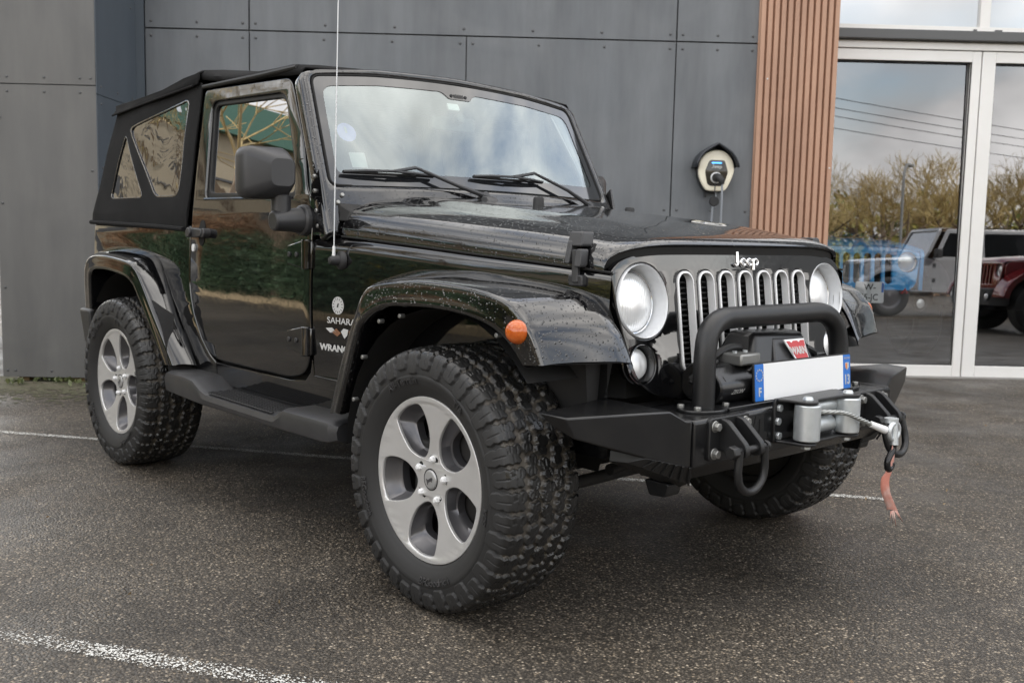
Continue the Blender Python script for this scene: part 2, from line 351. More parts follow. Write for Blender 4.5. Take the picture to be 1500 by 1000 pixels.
# ------------------------------------------------------------------ wheels
TR = .402
def tyre_mesh():
    ctl = [(0,.402),(.05,.4015),(.10,.398),(.128,.391),(.141,.376),(.148,.350),(.1505,.322),(.147,.297),(.137,.274),(.126,.259),(.117,.2505),(.108,.247)]
    ctl = [(w_*.97, r_) for w_, r_ in ctl]; P = np.array(cr(ctl, 24)); d = np.r_[0, np.cumsum(np.hypot(*np.diff(P, axis=0).T))]
    s = np.r_[np.arange(0, .212, .0026), np.linspace(.214, d[-1], 12)]
    w = np.interp(s, d, P[:, 0]); r = np.interp(s, d, P[:, 1])
    s = np.r_[-s[:0:-1], s]; w = np.r_[-w[:0:-1], w]; r = np.r_[r[:0:-1], r]
    nw, nr = np.gradient(r), -np.gradient(w); ln = np.hypot(nw, nr); nw, nr = -nw/ln*-1, -nr/ln  # outward normal (w,r)
    nw = -np.gradient(r)/ln; nr = np.gradient(w)/ln
    pitches = 38; per = 27; NT_ = pitches*per; p = 2*math.pi/pitches*TR
    u = np.arange(NT_)/NT_*2*math.pi*TR; U, S = np.meshgrid(u, s, indexing='ij'); A = np.abs(S)
    sm = lambda x, a, b: (lambda t: t*t*(3-2*t))(np.clip((x-a)/(b-a), 0, 1))
    # block outlines in mm over two pitches (along, across): hooked centre blocks, interlocking second row, shoulder lugs that run down the wall
    ctr = [(3,-17),(12,-25),(24,-22),(27,-11),(38,-16),(47,-8),(50,5),(42,12),(45,22),(33,27),(23,19),(20,9),(9,14),(1,5)]
    mid = [(1,36),(10,30),(24,33),(28,42),(39,36),(49,43),(47,55),(52,63),(43,72),(31,68),(28,58),(16,64),(5,60),(6,49)]
    def lug(e, k): return [(2,84),(12,78),(27,82),(31,90),(44,83),(51,92),(47,103),(52,116),(47,128),(51,142),(46,156),(50,168),(45,e-4),(40,e),(12,e),(6,e-5),(2,168),(6,156),(1,142),(6,128),(2,116),(7,104),(1,95)]
    pm_ = p*1000; polys = []
    for k in range(2):
        o = k*pm_; f = 1-2*k
        sx = pm_/54.9; ctr_, mid_, l0, l1 = ([(x*sx, y) for x, y in q] for q in (ctr, mid, lug(187+15*k, k), lug(202-15*k, k)))
        polys.append([(x+o, y*f) for x, y in ctr_])
        polys.append([(x+o+pm_*.42, y) for x, y in mid_]); polys.append([(-x+o+pm_*.15, -y) for x, y in mid_])
        polys.append([(x+o+pm_*.08, y) for x, y in l0]); polys.append([(-x+o+pm_*.72, -y) for x, y in l1])
    slits = [((8,-14),(22,-8)),((28,2),(44,2)),((24,14),(38,20)),((10,40),(24,46)),((30,48),(44,50)),((34,60),(44,66)),((8,92),(26,96)),((28,108),(48,108)),((4,112),(22,114)),((12,124),(24,122)),((27,132),(27,172))]
    tu = (np.arange(2*per)+.0)/per*pm_; TU, TS = np.meshgrid(tu, s*1000, indexing='ij')
    def segd(px, py, a, b):
        dx, dy = b[0]-a[0], b[1]-a[1]; t = np.clip(((px-a[0])*dx+(py-a[1])*dy)/(dx*dx+dy*dy), 0, 1); return np.hypot(px-a[0]-t*dx, py-a[1]-t*dy)
    sd = np.full(TU.shape, -99.)
    for po in polys:
        for sh in (-2*pm_, 0, 2*pm_):
            px = TU+sh; ins = np.zeros(TU.shape, bool); dm = np.full(TU.shape, 99.)
            for a, b in zip(po, po[1:]+po[:1]):
                dm = np.minimum(dm, segd(px, TS, a, b)); c = ((a[1] > TS) != (b[1] > TS)) & (px < (b[0]-a[0])*(TS-a[1])/(b[1]-a[1]+1e-9)+a[0]); ins ^= c
            sd = np.maximum(sd, np.where(ins, dm, -dm))
    sl = np.full(TU.shape, 99.)
    for a, b in [((a[0]*sx, a[1]), (b[0]*sx, b[1])) for a, b in slits]:
        for k in range(2):
            for sh in (-2*pm_, 0, 2*pm_):
                if a[1] < 30: q = [(a[0]+k*pm_, a[1]*(1-2*k)), (b[0]+k*pm_, b[1]*(1-2*k))], None
                elif a[1] < 75: q = [(a[0]+k*pm_+pm_*.42, a[1]), (b[0]+k*pm_+pm_*.42, b[1])], [(-a[0]+k*pm_+pm_*.15, -a[1]), (-b[0]+k*pm_+pm_*.15, -b[1])]
                else: q = [(a[0]+k*pm_+pm_*.08, a[1]), (b[0]+k*pm_+pm_*.08, b[1])], [(-a[0]+k*pm_+pm_*.72, -a[1]), (-b[0]+k*pm_+pm_*.72, -b[1])]
                for g_ in q:
                    if g_: sl = np.minimum(sl, segd(TU+sh, TS, *g_))
    hT = sm(sd+2.3*(1-sm(np.abs(TS), 76, 88))-.5*sm(np.abs(TS), 110, 130), -.5, 1.5)*(1-.32*(1-sm(sl, .5, 1.6)))
    h = np.tile(hT, (pitches//2, 1)); t = sm(A, .122, .134)
    amp = np.where(A < .135, .0125, .0125-.0050*np.clip((A-.135)/.06, 0, 1))
    base = np.where(A < .206, -.0122+.0092*np.clip((A-.12)/.08, 0, 1), 0)
    ring = .002*np.exp(-((A-.272)/.004)**2)+.0015*np.exp(-((A-.215)/.002)**2)
    H = np.where(A < .206, base+amp*h, 0)+ring
    Rr = r[None]+nr[None]*H; Ww = w[None]+nw[None]*H
    th = np.arange(NT_)/NT_*2*np.pi
    V = np.stack([Rr*np.cos(th)[:, None], Ww, Rr*np.sin(th)[:, None]], -1)
    n = len(s); V = V.reshape(-1, 3)
    i = np.arange(NT_)[:, None]; j = np.arange(n-1)[None]; i2 = (i+1) % NT_
    F = np.stack([i*n+j, i*n+j+1, i2*n+j+1, i2*n+j], -1).reshape(-1, 4)
    me = bpy.data.meshes.new('tyre'); me.vertices.add(len(V)); me.vertices.foreach_set('co', V.ravel())
    me.loops.add(F.size); me.loops.foreach_set('vertex_index', F.ravel()); me.polygons.add(len(F))
    me.polygons.foreach_set('loop_start', np.arange(len(F))*4); me.polygons.foreach_set('loop_total', np.full(len(F), 4)); me.update(calc_edges=True)
    dep = np.where(A < .206, 1-h, 0)*(1-.35*t); wl = sm(A, .137, .150)
    for nme, val in (('depth', dep), ('wall', wl)):
        a = me.attributes.new(nme, 'FLOAT', 'POINT'); a.data.foreach_set('value', val.ravel().astype(np.float32))
    fix(me); return me
TYRE = tyre_mesh()
LEAF = [(.229,-14),(.205,-20),(.165,-24),(.125,-25),(.095,-20),(.077,-10),(.072,3),(.080,15),(.100,23),(.130,26),(.170,23),(.208,19),(.229,15),(.233,1)]
def make_wheel(hero=True):
    w = MB(); w.lathe([(.06,-.03),(.155,-.028),(.165,-.022),(.165,-.004),(.10,.0)], (0,0,0), (0,1,0), 48)
    wheel = w.build('wheel', 'iron'); wheel.name = 'wheel'
    b = MB(); b.lathe([(.2465,-.112),(.238,-.104),(.236,-.06),(.226,.02),(.226,.10),(.244,.11)], (0,0,0), (0,1,0), 64); b.lathe([(.235,.06),(.0,.06)], (0,0,0), (0,1,0), 32)
    b.build('barrel', 'iron', wheel)
    if hero:
        c = MB(); c.box((-.14,-.06,-.10), (-.07,.03,.10)); c.build('brake_caliper', 'dark', wheel, bevel=.01)
    link('tyre', TYRE, 'tyre', wheel, None)
    dish = lambda r: (.0 if r > .238 else .005*min(1,(.238-r)/.008))+(.016*min(1, max(0, (.222-r)/.16)) if r > .06 else .016-.004)
    holes = []
    for k in range(5):
        pol = [(r*math.cos(R(46+72*k+a)), r*math.sin(R(46+72*k+a)), 0) for r, a in LEAF]
        holes.append([tuple(q[:2]) for q in cr(pol, 4, True)])
    ex = .006
    fm = lambda x, y, z: (x, -.114+dish(math.hypot(x, y))-z, y)
    cuts = [(ax, q) for ax in 'xy' for q in np.linspace(-.24, .24, 21)]
    rim = link('rim', plate(circle(0,0,.2515,96), holes, ex, .0025, fm, cuts, 2, 'rim'), 'alloy', wheel, 40)
    pk = MB()
    for k, hl in enumerate(holes):
        outer = []; inner = []; deep = []
        for x, y in hl:
            r = math.hypot(x, y); a = math.atan2(y, x)-R(46+72*k); a = (a+math.pi) % (2*math.pi)-math.pi
            f = fm(x, y, -ex+.0025); outer.append(f)
            r2 = .094+(r-.072)*.66; a2 = R(46+72*k)+a*.82-R(1)
            inner.append((r2*math.cos(a2), -.062, r2*math.sin(a2))); deep.append((r2*math.cos(a2), -.035, r2*math.sin(a2)))
        mid = [tuple(np.array(o_)*.45+np.array(i_)*.55+np.array((0, .012, 0))) for o_, i_ in zip(outer, inner)]
        grid([outer, mid, inner, deep], pk, True)
    pk.build('spoke_pocket', 'alloy_dark', wheel, 50)
    cap = MB(); cap.lathe([(.0,-.1085),(.022,-.1080),(.0275,-.1065),(.0295,-.1035),(.030,-.098)], (0,0,0), (0,1,0), 40)
    cap.build('center_cap', 'alloy_cap', wheel, 60)
    hub = MB(); hub.lathe([(.0300,-.1040),(.0335,-.1040),(.0335,-.100)], (0,0,0), (0,1,0), 40); hub.build('cap_ring', 'iron', wheel, 60)
    if hero: text('cap_lettering', 'Jeep', .017, lambda x, y, z: (x*math.cos(.5)-y*math.sin(.5), -.1090-z, x*math.sin(.5)+y*math.cos(.5)), 'alloy_dark', wheel, ext=.0006, bold=.0008)
    for k in range(5):
        a = R(10+72*k); c = (.064*math.cos(a), 0, .064*math.sin(a))
        hp = MB(); hp.lathe([(.0195,-.095),(.0195,-.1000),(.0,-.1006)], c, (0,1,0), 24)
        hp.build('lug_hole', 'hole', wheel, 60)
        l = MB(); l.lathe([(.0,-.115),(.006,-.1145),(.0095,-.111),(.0108,-.107),(.0115,-.095)], c, (0,1,0), 6); l.build('lug_nut', 'silver', wheel, 30)
    if hero:
        def ring(body, size, ang, rad, flip=False):
            def mp(x, y, z):
                t = ang-x/rad if not flip else ang+x/rad; r = rad+(y if not flip else -y)
                ww = np.interp(r, [.26,.275,.297,.322,.35], [.1268,.1372,.147,.1505,.148])
                return (r*math.cos(t), -ww-.0004-z, r*math.sin(t))
            return text_mesh(body, size, .0012, .0004), mp
        for body, size, ang, rad, fl in (('All-Terrain', .034, R(108), .301, False), ('T/A', .030, R(55), .301, False), ('BFGoodrich', .030, R(-75), .300, True), ('KO2', .026, R(-8), .300, False), ('BFGoodrich', .026, R(200), .300, True)):
            me, mp = ring(body, size, ang, rad, fl)
            bm = bmesh.new(); bm.from_mesh(me)
            for v in bm.verts: v.co = Vector(mp(*v.co))
            bm.to_mesh(me); bm.free(); fix(me); link('tyre_lettering', me, 'tyre_text', wheel, None)
    return wheel
WHEEL = make_wheel()

# ------------------------------------------------------------------ the black off-road car (front axle above the origin, nose to +X)
car = empty('offroad_car')
tag(car, 'black two-door off-road car with black canvas top, steel winch bumper and chunky tyres', 'car')
WHEEL.parent = car; WHEEL.location = (0, -.808, .399); WHEEL.rotation_euler = (0, R(0), 0)
wr = copy_tree(WHEEL, car); wr.location = (-2.424, -.808, .399); wr.rotation_euler = (0, R(-19), 0)
for x, ang in ((0, 40), (-2.424, 10)):
    wl = copy_tree(WHEEL, car); wl.location = (x, .808, .399); wl.rotation_euler = (0, R(ang), R(180))

YB = lambda z: .785-.012*((z-.86)/.3)**2 if z < 1.2 else .7697-(z-1.2)*.14+.0*z     # half width of the body side by height
def side(sg): return lambda x, y, z: (x, sg*(YB(y)-.004+z), y)
zc = [('y', z) for z in np.arange(.5, 1.8, .05)]
GR = lambda x, y, z: (.45-(y-.95)*.14-.03*max(0, abs(x)-.42)**1.0*abs(x)+z, x, y)   # grille plane (y, z) -> 3-D

def body_side(sg):
    S = side(sg); mirrored = sg > 0
    # door
    lowd = [(-.893,1.23),(-.889,.70),(-.93,.60),(-1.05,.571),(-1.36,.572),(-1.665,.574),(-1.735,.595),(-1.80,.66),(-1.865,.765),(-1.893,.84),(-1.903,.90)]
    out = rpoly(lowd+[(-1.906,1.15),(-1.925,1.50),(-1.932,1.742),(-1.20,1.722),(-1.165,1.70),(-1.015,1.45),(-.955,1.285)], [.01,.03,.07,.05,0,.03,.04,.04,.05,.03,.03,.02,.05,.045,.02,.03,.05,.03])
    hole = rpoly([(-1.845,1.683),(-1.240,1.668),(-1.195,1.645),(-1.075,1.40),(-1.035,1.252),(-1.80,1.262)], [.05,.03,.03,.03,.035,.035])
    door = link('door', plate(out, [hole], .012, .005, S, zc+[('x', x) for x in np.arange(-1.9, -.9, .12)]), 'paint_door', car, 35)
    seal_in = rpoly([(-1.827,1.664),(-1.25,1.650),(-1.212,1.632),(-1.098,1.40),(-1.062,1.275),(-1.782,1.285)], [.04,.03,.03,.03,.03,.03])
    link('window_seal', plate(hole, [seal_in], .006, .002, lambda x, y, z: S(x, y, z-.006)), 'rubber', door, 40)
    g = link('window_glass', plate(seal_in, [], 0, 0, lambda x, y, z: S(x, y, z-.010)), 'glass_side', door, None)
    sil = MB(); sil.tube([S(x, z, .012) for x, z in ((-1.80,1.259),(-1.5,1.258),(-1.2,1.256),(-1.06,1.254))], .006, 8); sil.build('window_sill', 'paint', door)
    # handle
    h = MB(); h.prism(rpoly([(-1.862,1.136),(-1.862,1.092),(-1.735,1.098),(-1.735,1.128)], .016), .022, .045, lambda u, v, w: (u, sg*(YB(v)+w), v))
    h.prism(circle(-1.838,1.114,.021,20), .0, .058, lambda u, v, w: (u, sg*(YB(v)+w), v)); h.prism(circle(-1.735,1.113,.020,16), .0, .04, lambda u, v, w: (u, sg*(YB(v)+w), v))
    ho = h.build('door_handle', 'plastic', door, bevel=.003)
    cup = MB(); cup.prism(circle(-1.795,1.113,.056,28), .008, .0105, lambda u, v, w: (u*.55-1.795*.45, sg*(YB(v)+w), v)); cup.build('handle_cup', 'hole', door)
    lk = MB(); lk.prism(circle(0,0,.017,20), .004, .016, lambda u, v, w: (-1.868+u*.75, sg*(YB(1.05)+w), 1.047+v)); lk.build('door_lock', 'silver', door, bevel=.002)
    # hinges
    for z in (1.045, .725):
        k = MB(); yb = YB(z); mp = lambda u, v, w: (u, sg*(yb+w), v+z)
        k.prism([(-1.045,-.038),(-1.045,.030),(-.93,.052),(-.93,-.052)], .004, .020, mp); k.cyl((-.908, sg*(yb+.016), z-.055), (-.908, sg*(yb+.016), z+.055), .019, n=14)
        k.prism([(-.90,-.05),(-.90,.05),(-.875,.05),(-.875,-.05)], .002, .016, mp)
        hg = k.build('door_hinge', 'paint', car, bevel=.004)
        for u in (-1.025, -.972):
            bt = MB(); bt.cyl((u, sg*(yb+.018), z-.002), (u, sg*(yb+.025), z-.002), .0095, n=12); bt.build('hinge_bolt', 'plastic', hg, bevel=.002)
    # mirror
    m = MB(); C = np.array((-.965, -.93, 1.335)) if sg < 0 else np.array((-1.03, .835, 1.335))
    ring0 = rrect(-.078, -.086, .088, .086, .032); ring1 = rrect(-.080, -.055, .025, .058, .03)
    def mm(P, dx): return [(C[0]+dx, C[1]+sg*p[0], C[2]+p[1]) for p in P]
    grid([mm(ring0, -.062), mm(rrect(-.084,-.092,.094,.092,.034), -.045), mm(rrect(-.086,-.092,.095,.092,.034), .012), mm(rrect(-.086,-.084,.083,.085,.034), .028), mm(ring1, .070), mm(rrect(-.074,-.046,.018,.050,.026), .0745)], m, True)
    m.add(mm(rrect(-.074,-.046,.018,.050,.026), .0745), [tuple(range(24))]); m.add(mm(ring0, -.062), [tuple(range(24))])
    mo = m.build('side_mirror', 'plastic', car, 50)
    ar = MB(); ar.cyl((-.955, sg*(.875 if sg < 0 else .84), 1.19), (-.955, sg*(.875 if sg < 0 else .84), 1.26), .036, .036, 18); ar.build('mirror_stem', 'plastic', mo, bevel=.004)
    ar = MB(); ar.tube([(-.945, sg*(.915 if sg < 0 else .87), 1.165), (-.945, sg*.85, 1.168), (-.945, sg*.80, 1.17)], [.036,.041,.048], 18); ar.build('mirror_arm', 'plastic', mo, bevel=.006)
    ar = MB(); ar.cyl((-.945, sg*.775, 1.17), (-.945, sg*.805, 1.17), .060, .055, 22); ar.build('mirror_base', 'plastic', mo, bevel=.008)
    # rear quarter with the wheel arch
    arch = [(-2.424+.50*math.cos(R(a)), .42+.52*math.sin(R(a))) for a in range(8, 173, 8)]
    q = [(-1.915,1.142),(-1.911,.89),(-1.90,.835),(-1.873,.755),(-1.806,.65),(-1.735,.585),(-1.69,.565),(-1.69,.50)]+arch+[(-2.95,.60),(-3.06,.62),(-3.075,1.148)]
    link('rear_quarter', plate(rpoly(q, [.01,.02,.03,.03,.03,.03,.01,.01]+[0]*len(arch)+[.02,.05,.03]), [], .012, .006, S, zc), 'paint_door', car, 35)
    # rocker below the door
    rk = [(-1.68,.562),(-1.68,.47),(-.60,.47),(-.60,.60),(-.877,.60),(-.885,.66),(-.90,.61),(-.94,.575),(-1.05,.562)]
    link('rocker', plate(rk, [], .012, .004, S, zc), 'paint', car, 35)
    # cowl side panel: door seam to grille, below the hood
    rows = []
    for f in np.linspace(0, 1, 15):
        x = -.878+f*(1.318); ysm = .6686-.108*x-.003; yb = .785-(x+.878)*.12
        zs = 1.113-.0147*0 + np.interp(x, [-.9,-.6,-.391,-.077,.2,.435], [1.113,1.103,1.089,1.066,1.048,1.028])-1.113
        col = [(ysm-.02, zs+.004), (ysm-.004, zs+.001), (ysm+.006, zs-.006), (yb-.002, zs-.02), (yb+.001, zs-.05), (yb+.004, .90), (yb+.002, .75), (yb-.01, .50)]
        rows.append([(x, sg*y_, z_) for y_, z_ in col])
    grid(rows).build('cowl_side', 'paint_door', car, 50)
    # flares
    I = [(-.63,.785,.52),(-.53,.755,.74),(-.47,.74,.88),(-.417,.733,.972),(-.311,.720,1.012),(-.049,.689,1.018),(.129,.668,1.004),(.276,.650,.988),(.372,.639,.966),(.425,.634,.930),(.475,.628,.872),(.52,.624,.788)]
    C_ = [(-.575,.90,.514),(-.485,.905,.723),(-.408,.91,.862),(-.347,.913,.948),(-.262,.915,.975),(-.092,.918,.992),(.066,.92,.992),(.212,.92,.982),(.325,.915,.958),(.375,.908,.925),(.418,.900,.875),(.452,.890,.792)]
    L_ = [(-.515,.915,.525),(-.455,.92,.66),(-.405,.925,.77),(-.352,.93,.848),(-.235,.932,.903),(-.077,.935,.917),(.066,.937,.918),(.19,.937,.908),(.275,.932,.887),(.325,.926,.860),(.362,.918,.825),(.39,.908,.786)]
    sgn = lambda Q, dy=0, dz=0: [(x, sg*(y+dy), z+dz) for x, y, z in Q]
    mix = lambda A_, B_, t, up=0: [tuple((1-t)*np.array(a)+t*np.array(b)+np.array((0, 0, up))) for a, b in zip(A_, B_)]
    U_ = [(x+.008, y-.03, z-.004) for x, y, z in L_]; U2 = [(x, y-.12, z+.03) for x, y, z in L_]
    rails = [sgn(I, 0, -.03), sgn(I), sgn(mix(I, C_, .5, .006)), sgn(mix(I, C_, .85, .004)), sgn(C_), sgn(mix(C_, L_, .12), .008), sgn(mix(C_, L_, .6), .004), sgn(L_), sgn(U_), sgn(U2)]
    fl = loft(rails, 6, 3).build('front_fender', 'paint_wet', car, 60)
    tip = MB(); tip.add(sgn([I[-1], C_[-1], L_[-1], U2[-1], (.44,.64,.80)]), [(0,1,2,3,4)]); tip.build('fender_end', 'dark', fl)
    for x, z in ((-.452,.60),(-.402,.745),(-.31,.868),(-.20,.893),(.25,.873)):
        bt = MB(); y = .895; bt.cyl((x+.035, sg*(y), z-.015), (x+.035, sg*(y+.02), z-.015), .0075, n=10); bt.build('fender_rivet', 'zincdull', fl, bevel=.002)
    # amber side lamp
    am = MB(); am.lathe([(.0,.034),(.016,.032),(.027,.024),(.0325,.012),(.034,0)], (.372, sg*.912, .875), Vector((.32, sg*1, .15)).normalized(), 28); am.build('side_marker', 'amber', fl, 60)
    # rear flare
    rI = [(-2.93,.775,.72),(-2.91,.785,.90),(-2.875,.787,1.0),(-2.80,.787,1.03),(-2.624,.787,1.036),(-2.45,.787,1.030),(-2.32,.787,1.012),(-2.23,.787,.975),(-2.15,.788,.893),(-2.05,.788,.755),(-1.95,.787,.630),(-1.865,.785,.527)]
    rC = [(-2.884,0.9,0.72),(-2.866,0.91,0.875),(-2.822,0.915,0.955),(-2.731,0.918,0.988),(-2.571,0.92,0.996),(-2.4,0.92,0.988),(-2.255,0.92,0.972),(-2.203,0.908,0.939),(-2.16,0.898,0.879),(-2.093,0.888,0.781),(-2.004,0.878,0.665),(-1.901,0.868,0.53)]
    rL = [(-2.8,0.91,0.72),(-2.78,0.92,0.86),(-2.755,0.925,0.905),(-2.69,0.93,0.926),(-2.55,0.932,0.93),(-2.4,0.933,0.921),(-2.275,0.932,0.903),(-2.23,0.92,0.867),(-2.188,0.912,0.807),(-2.139,0.903,0.736),(-2.058,0.894,0.623),(-1.979,0.885,0.525)]
    U_ = [(x, y-.03, z-.004) for x, y, z in rL]; U2 = [(x, y-.12, z+.03) for x, y, z in rL]
    rails = [sgn(rI, 0, -.02), sgn(rI), sgn(mix(rI, rC, .5, .006)), sgn(mix(rI, rC, .85, .004)), sgn(rC), sgn(mix(rC, rL, .12), .008), sgn(mix(rC, rL, .6), .004), sgn(rL), sgn(U_), sgn(U2)]
    loft(rails, 6, 3).build('rear_fender', 'paint', car, 60)
    # wheel wells
    for x0 in (0, -2.424):
        w_ = MB(); pr = [(x0+.50*math.cos(R(a)), .42+(.50 if x0 else .49)*math.sin(R(a))) for a in range(40 if x0 == 0 else 0, 181, 10)]
        grid([[(x, sg*.885, z) for x, z in pr], [(x, sg*.50, z) for x, z in pr]], w_)
        w_.add([(x, sg*.50, z) for x, z in pr]+([(.30, sg*.50, .42)] if x0 == 0 else []), [tuple(range(len(pr)+(x0 == 0)))]); w_.build('wheel_well', 'dark', car, 50)
    # running board
    prof = lambda x, zt, zb, yo, yi: [(yi, zb+.01), (yi, zt-.006), (yi+.012, zt), (yo-.03, zt), (yo-.008, zt-.010), (yo, zt-.03), (yo-.005, zb+.012), (yo-.03, zb)]
    stn = [(-1.955,.485,.430,.875,.74),(-1.945,.502,.418,.90,.74),(-1.90,.510,.412,.915,.74),(-1.72,.512,.405,.918,.74),(-1.64,.506,.402,.918,.74),(-1.57,.475,.40,.918,.74),(-1.52,.463,.40,.918,.74),(-1.0,.458,.398,.918,.74),(-.945,.459,.398,.918,.74),(-.915,.475,.398,.918,.74),(-.885,.487,.398,.918,.74),(-.62,.490,.400,.918,.74),(-.58,.487,.402,.912,.74),(-.555,.478,.41,.89,.74)]
    rb = MB(); grid([[(x, sg*y, z) for y, z in prof(x, zt, zb, yo, yi)] for x, zt, zb, yo, yi in stn], rb, True)
    for st in (stn[0], stn[-1]): rb.add([(st[0], sg*y, z) for y, z in prof(*st)], [tuple(range(8))])
    run = rb.build('running_board', 'plastic', car, 30)
    br = MB()   # raised back rim of the step and the drilled tread
    br.box((-1.56, sg*.745, .458), (-.92, sg*.765, .478)); br.build('step_rim', 'plastic', run, bevel=.006)
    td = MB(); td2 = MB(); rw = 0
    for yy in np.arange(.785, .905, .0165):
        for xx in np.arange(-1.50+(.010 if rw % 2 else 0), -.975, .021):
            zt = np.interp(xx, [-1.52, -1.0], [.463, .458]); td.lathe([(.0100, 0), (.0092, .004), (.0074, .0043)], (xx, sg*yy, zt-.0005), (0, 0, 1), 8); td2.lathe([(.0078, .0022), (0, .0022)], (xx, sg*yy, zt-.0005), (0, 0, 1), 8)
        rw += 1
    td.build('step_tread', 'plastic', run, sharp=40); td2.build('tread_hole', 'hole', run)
    st = MB()
    for x in (-1.7, -1.1): st.box((x-.03, sg*.60, .42), (x+.03, sg*.76, .45))
    st.build('step_bracket', 'dark', car)
    # soft-top side with vinyl windows
    so = lambda off: (lambda x, y, z: (x, sg*(YB(max(y, 1.2))+off+z+.004*math.sin(x*9+y*7)*math.sin(y*11-x*3)), y))
    outl = rpoly([(-1.952,1.120),(-1.945,1.50),(-1.945,1.775),(-2.20,1.765),(-2.55,1.755),(-2.905,1.752),(-2.985,1.52),(-3.05,1.33),(-3.105,1.150),(-2.6,1.138)], [.03,0,.02,0,0,.02,0,0,.03,0])
    big = rpoly([(-2.745,1.625),(-2.055,1.715),(-2.06,1.272),(-2.31,1.272)], [.07,.045,.045,.05])
    tri = rpoly([(-2.775,1.60),(-2.455,1.272),(-2.88,1.272)], [.035,.05,.04])
    cutx = [('x', x) for x in np.arange(-3.05, -1.95, .07)]
    cv = link('soft_top_side', plate(outl, [big, tri], .004, .002, so(.012), zc+cutx), 'fabric', car, 40)
    for wn in (big, tri):
        link('vinyl_window', plate(wn, [], 0, 0, so(.010), zc+cutx), 'vinyl', cv, 60)
        c = np.mean(np.array(wn), axis=0); w2 = [tuple(c+(np.array(p)-c)*.965) for p in wn]
        link('window_welt', plate(wn, [w2], .002, .0008, so(.014), zc+cutx), 'frit' if False else 'vinylrim', cv, 40)
    return door
M['vinylrim'] = glass_mat('clear_vinyl_border', (.30, .29, .27), .20, .12)
DOOR = body_side(-1); body_side(1)

# ------------------------------------------------------------------ grille, lights
def GP(y, z, off=0.):          # point on the raked grille face
    return (.45-(z-.95)*.135-.10*max(0, abs(y)-.45)**1.5+off, y, z)
def grille():
    half = [(.30,.650),(.46,.672),(.545,.72),(.585,.84),(.612,.96),(.617,1.035),(.578,1.068),(.507,1.087),(.34,1.098),(.0,1.101)]
    rt = rpoly([(.0,.645)]+half[:-1]+[(0,1.101)], [0,.05,.05,.06,.05,.05,.05,.04,.05,.05,0], 4)
    out = rt+[(-y, z) for y, z in rt[::-1][1:-1]]
    slots = []; cs = [(k-3)*.1035+.012 for k in range(7)]
    for c in cs: slots.append(rrect(c-.040, .728, c+.040, 1.036, .036, 6))
    hl = [circle(s*.498+.004, .950, .1085, 56) for s in (-1, 1)]; pk = [circle(s*.516, .772, .056, 36) for s in (-1, 1)]
    mp = lambda x, y, z: GP(x, y, z-.012)
    g = link('grille', plate(out, slots+hl+pk, .012, .005, mp, [('y', z) for z in np.arange(.68, 1.1, .04)]+[('x', y) for y in np.arange(-.6, .61, .06)], 3), 'paint', car, 35)
    for c in cs:
        o_ = rrect(c-.0395, .7285, c+.0395, 1.0355, .0355, 8); i_ = rrect(c-.0335, .7345, c+.0335, 1.0295, .030, 8); d_ = rrect(c-.031, .737, c+.031, 1.027, .0275, 8)
        b = MB(); grid([[GP(*p, .0) for p in o_], [GP(*p, .005) for p in o_], [GP(*p, .006) for p in i_], [GP(*p, -.002) for p in i_], [GP(*p, -.018) for p in d_]], b, True)
        b.build('grille_slot_trim', 'silver', g, 50)
        s = MB()
        for z in np.arange(.75, 1.02, .0165): s.box((.392, c-.0335, z), (.429, c+.0335, z+.0045), lambda x, y, z: (x-(z-.95)*.135, y, z))
        s.build('grille_louvre', 'hole2', g)
    bk = MB(); bk.hexa([(.30,-.56,.66),(.40,-.50,.66),(.40,.50,.66),(.30,.56,.66)], [(.25,-.56,1.06),(.375,-.48,1.06),(.375,.48,1.06),(.25,.56,1.06)]); bk.build('radiator', 'hole', car)
    for s in (-1, 1):
        cy = s*.498+.004; n = Vector((1, 0, .135)).normalized(); c0 = Vector(GP(cy, .950))
        bz = MB(); bz.lathe([(.1085,-.012),(.1085,.002),(.1065,.004),(.1045,.001),(.1025,-.012),(.100,-.055),(.094,-.07),(.086,-.085)], c0, n, 56); bz.build('headlight_bezel', 'silver_paint', g, 50)
        L = MB(); L.lathe([(.0,-.022),(.03,-.0235),(.055,-.028),(.075,-.035),(.0865,-.044),(.0885,-.052),(.0885,-.085)], c0, n, 56); hl_ = L.build('headlight', 'lens', car, 60)
        rg = MB(); rg.lathe([(.0885,-.048),(.0885,-.043),(.091,-.042),(.0930,-.046),(.0930,-.085)], c0, n, 56); rg.build('headlight_ring', 'chrome', hl_, 50)
        p0 = Vector(GP(s*.516, .772)); t = MB(); t.lathe([(.056,-.01),(.056,.002),(.054,.003),(.052,-.004),(.049,-.05)], p0, n, 36); t.build('lamp_recess', 'paint', g, 50)
        p = MB(); p.lathe([(.0,-.010),(.025,-.012),(.040,-.017),(.0475,-.026),(.0475,-.05)], p0, n, 36); p.build('parking_lamp', 'lens_r', g, 60)
    strokes('grille_lettering', 'Jeep', .050, .0060, lambda x, y, z: GP(x*1.14+.020, 1.068+y*.95, z+.003), 'chrome', g)
grille()

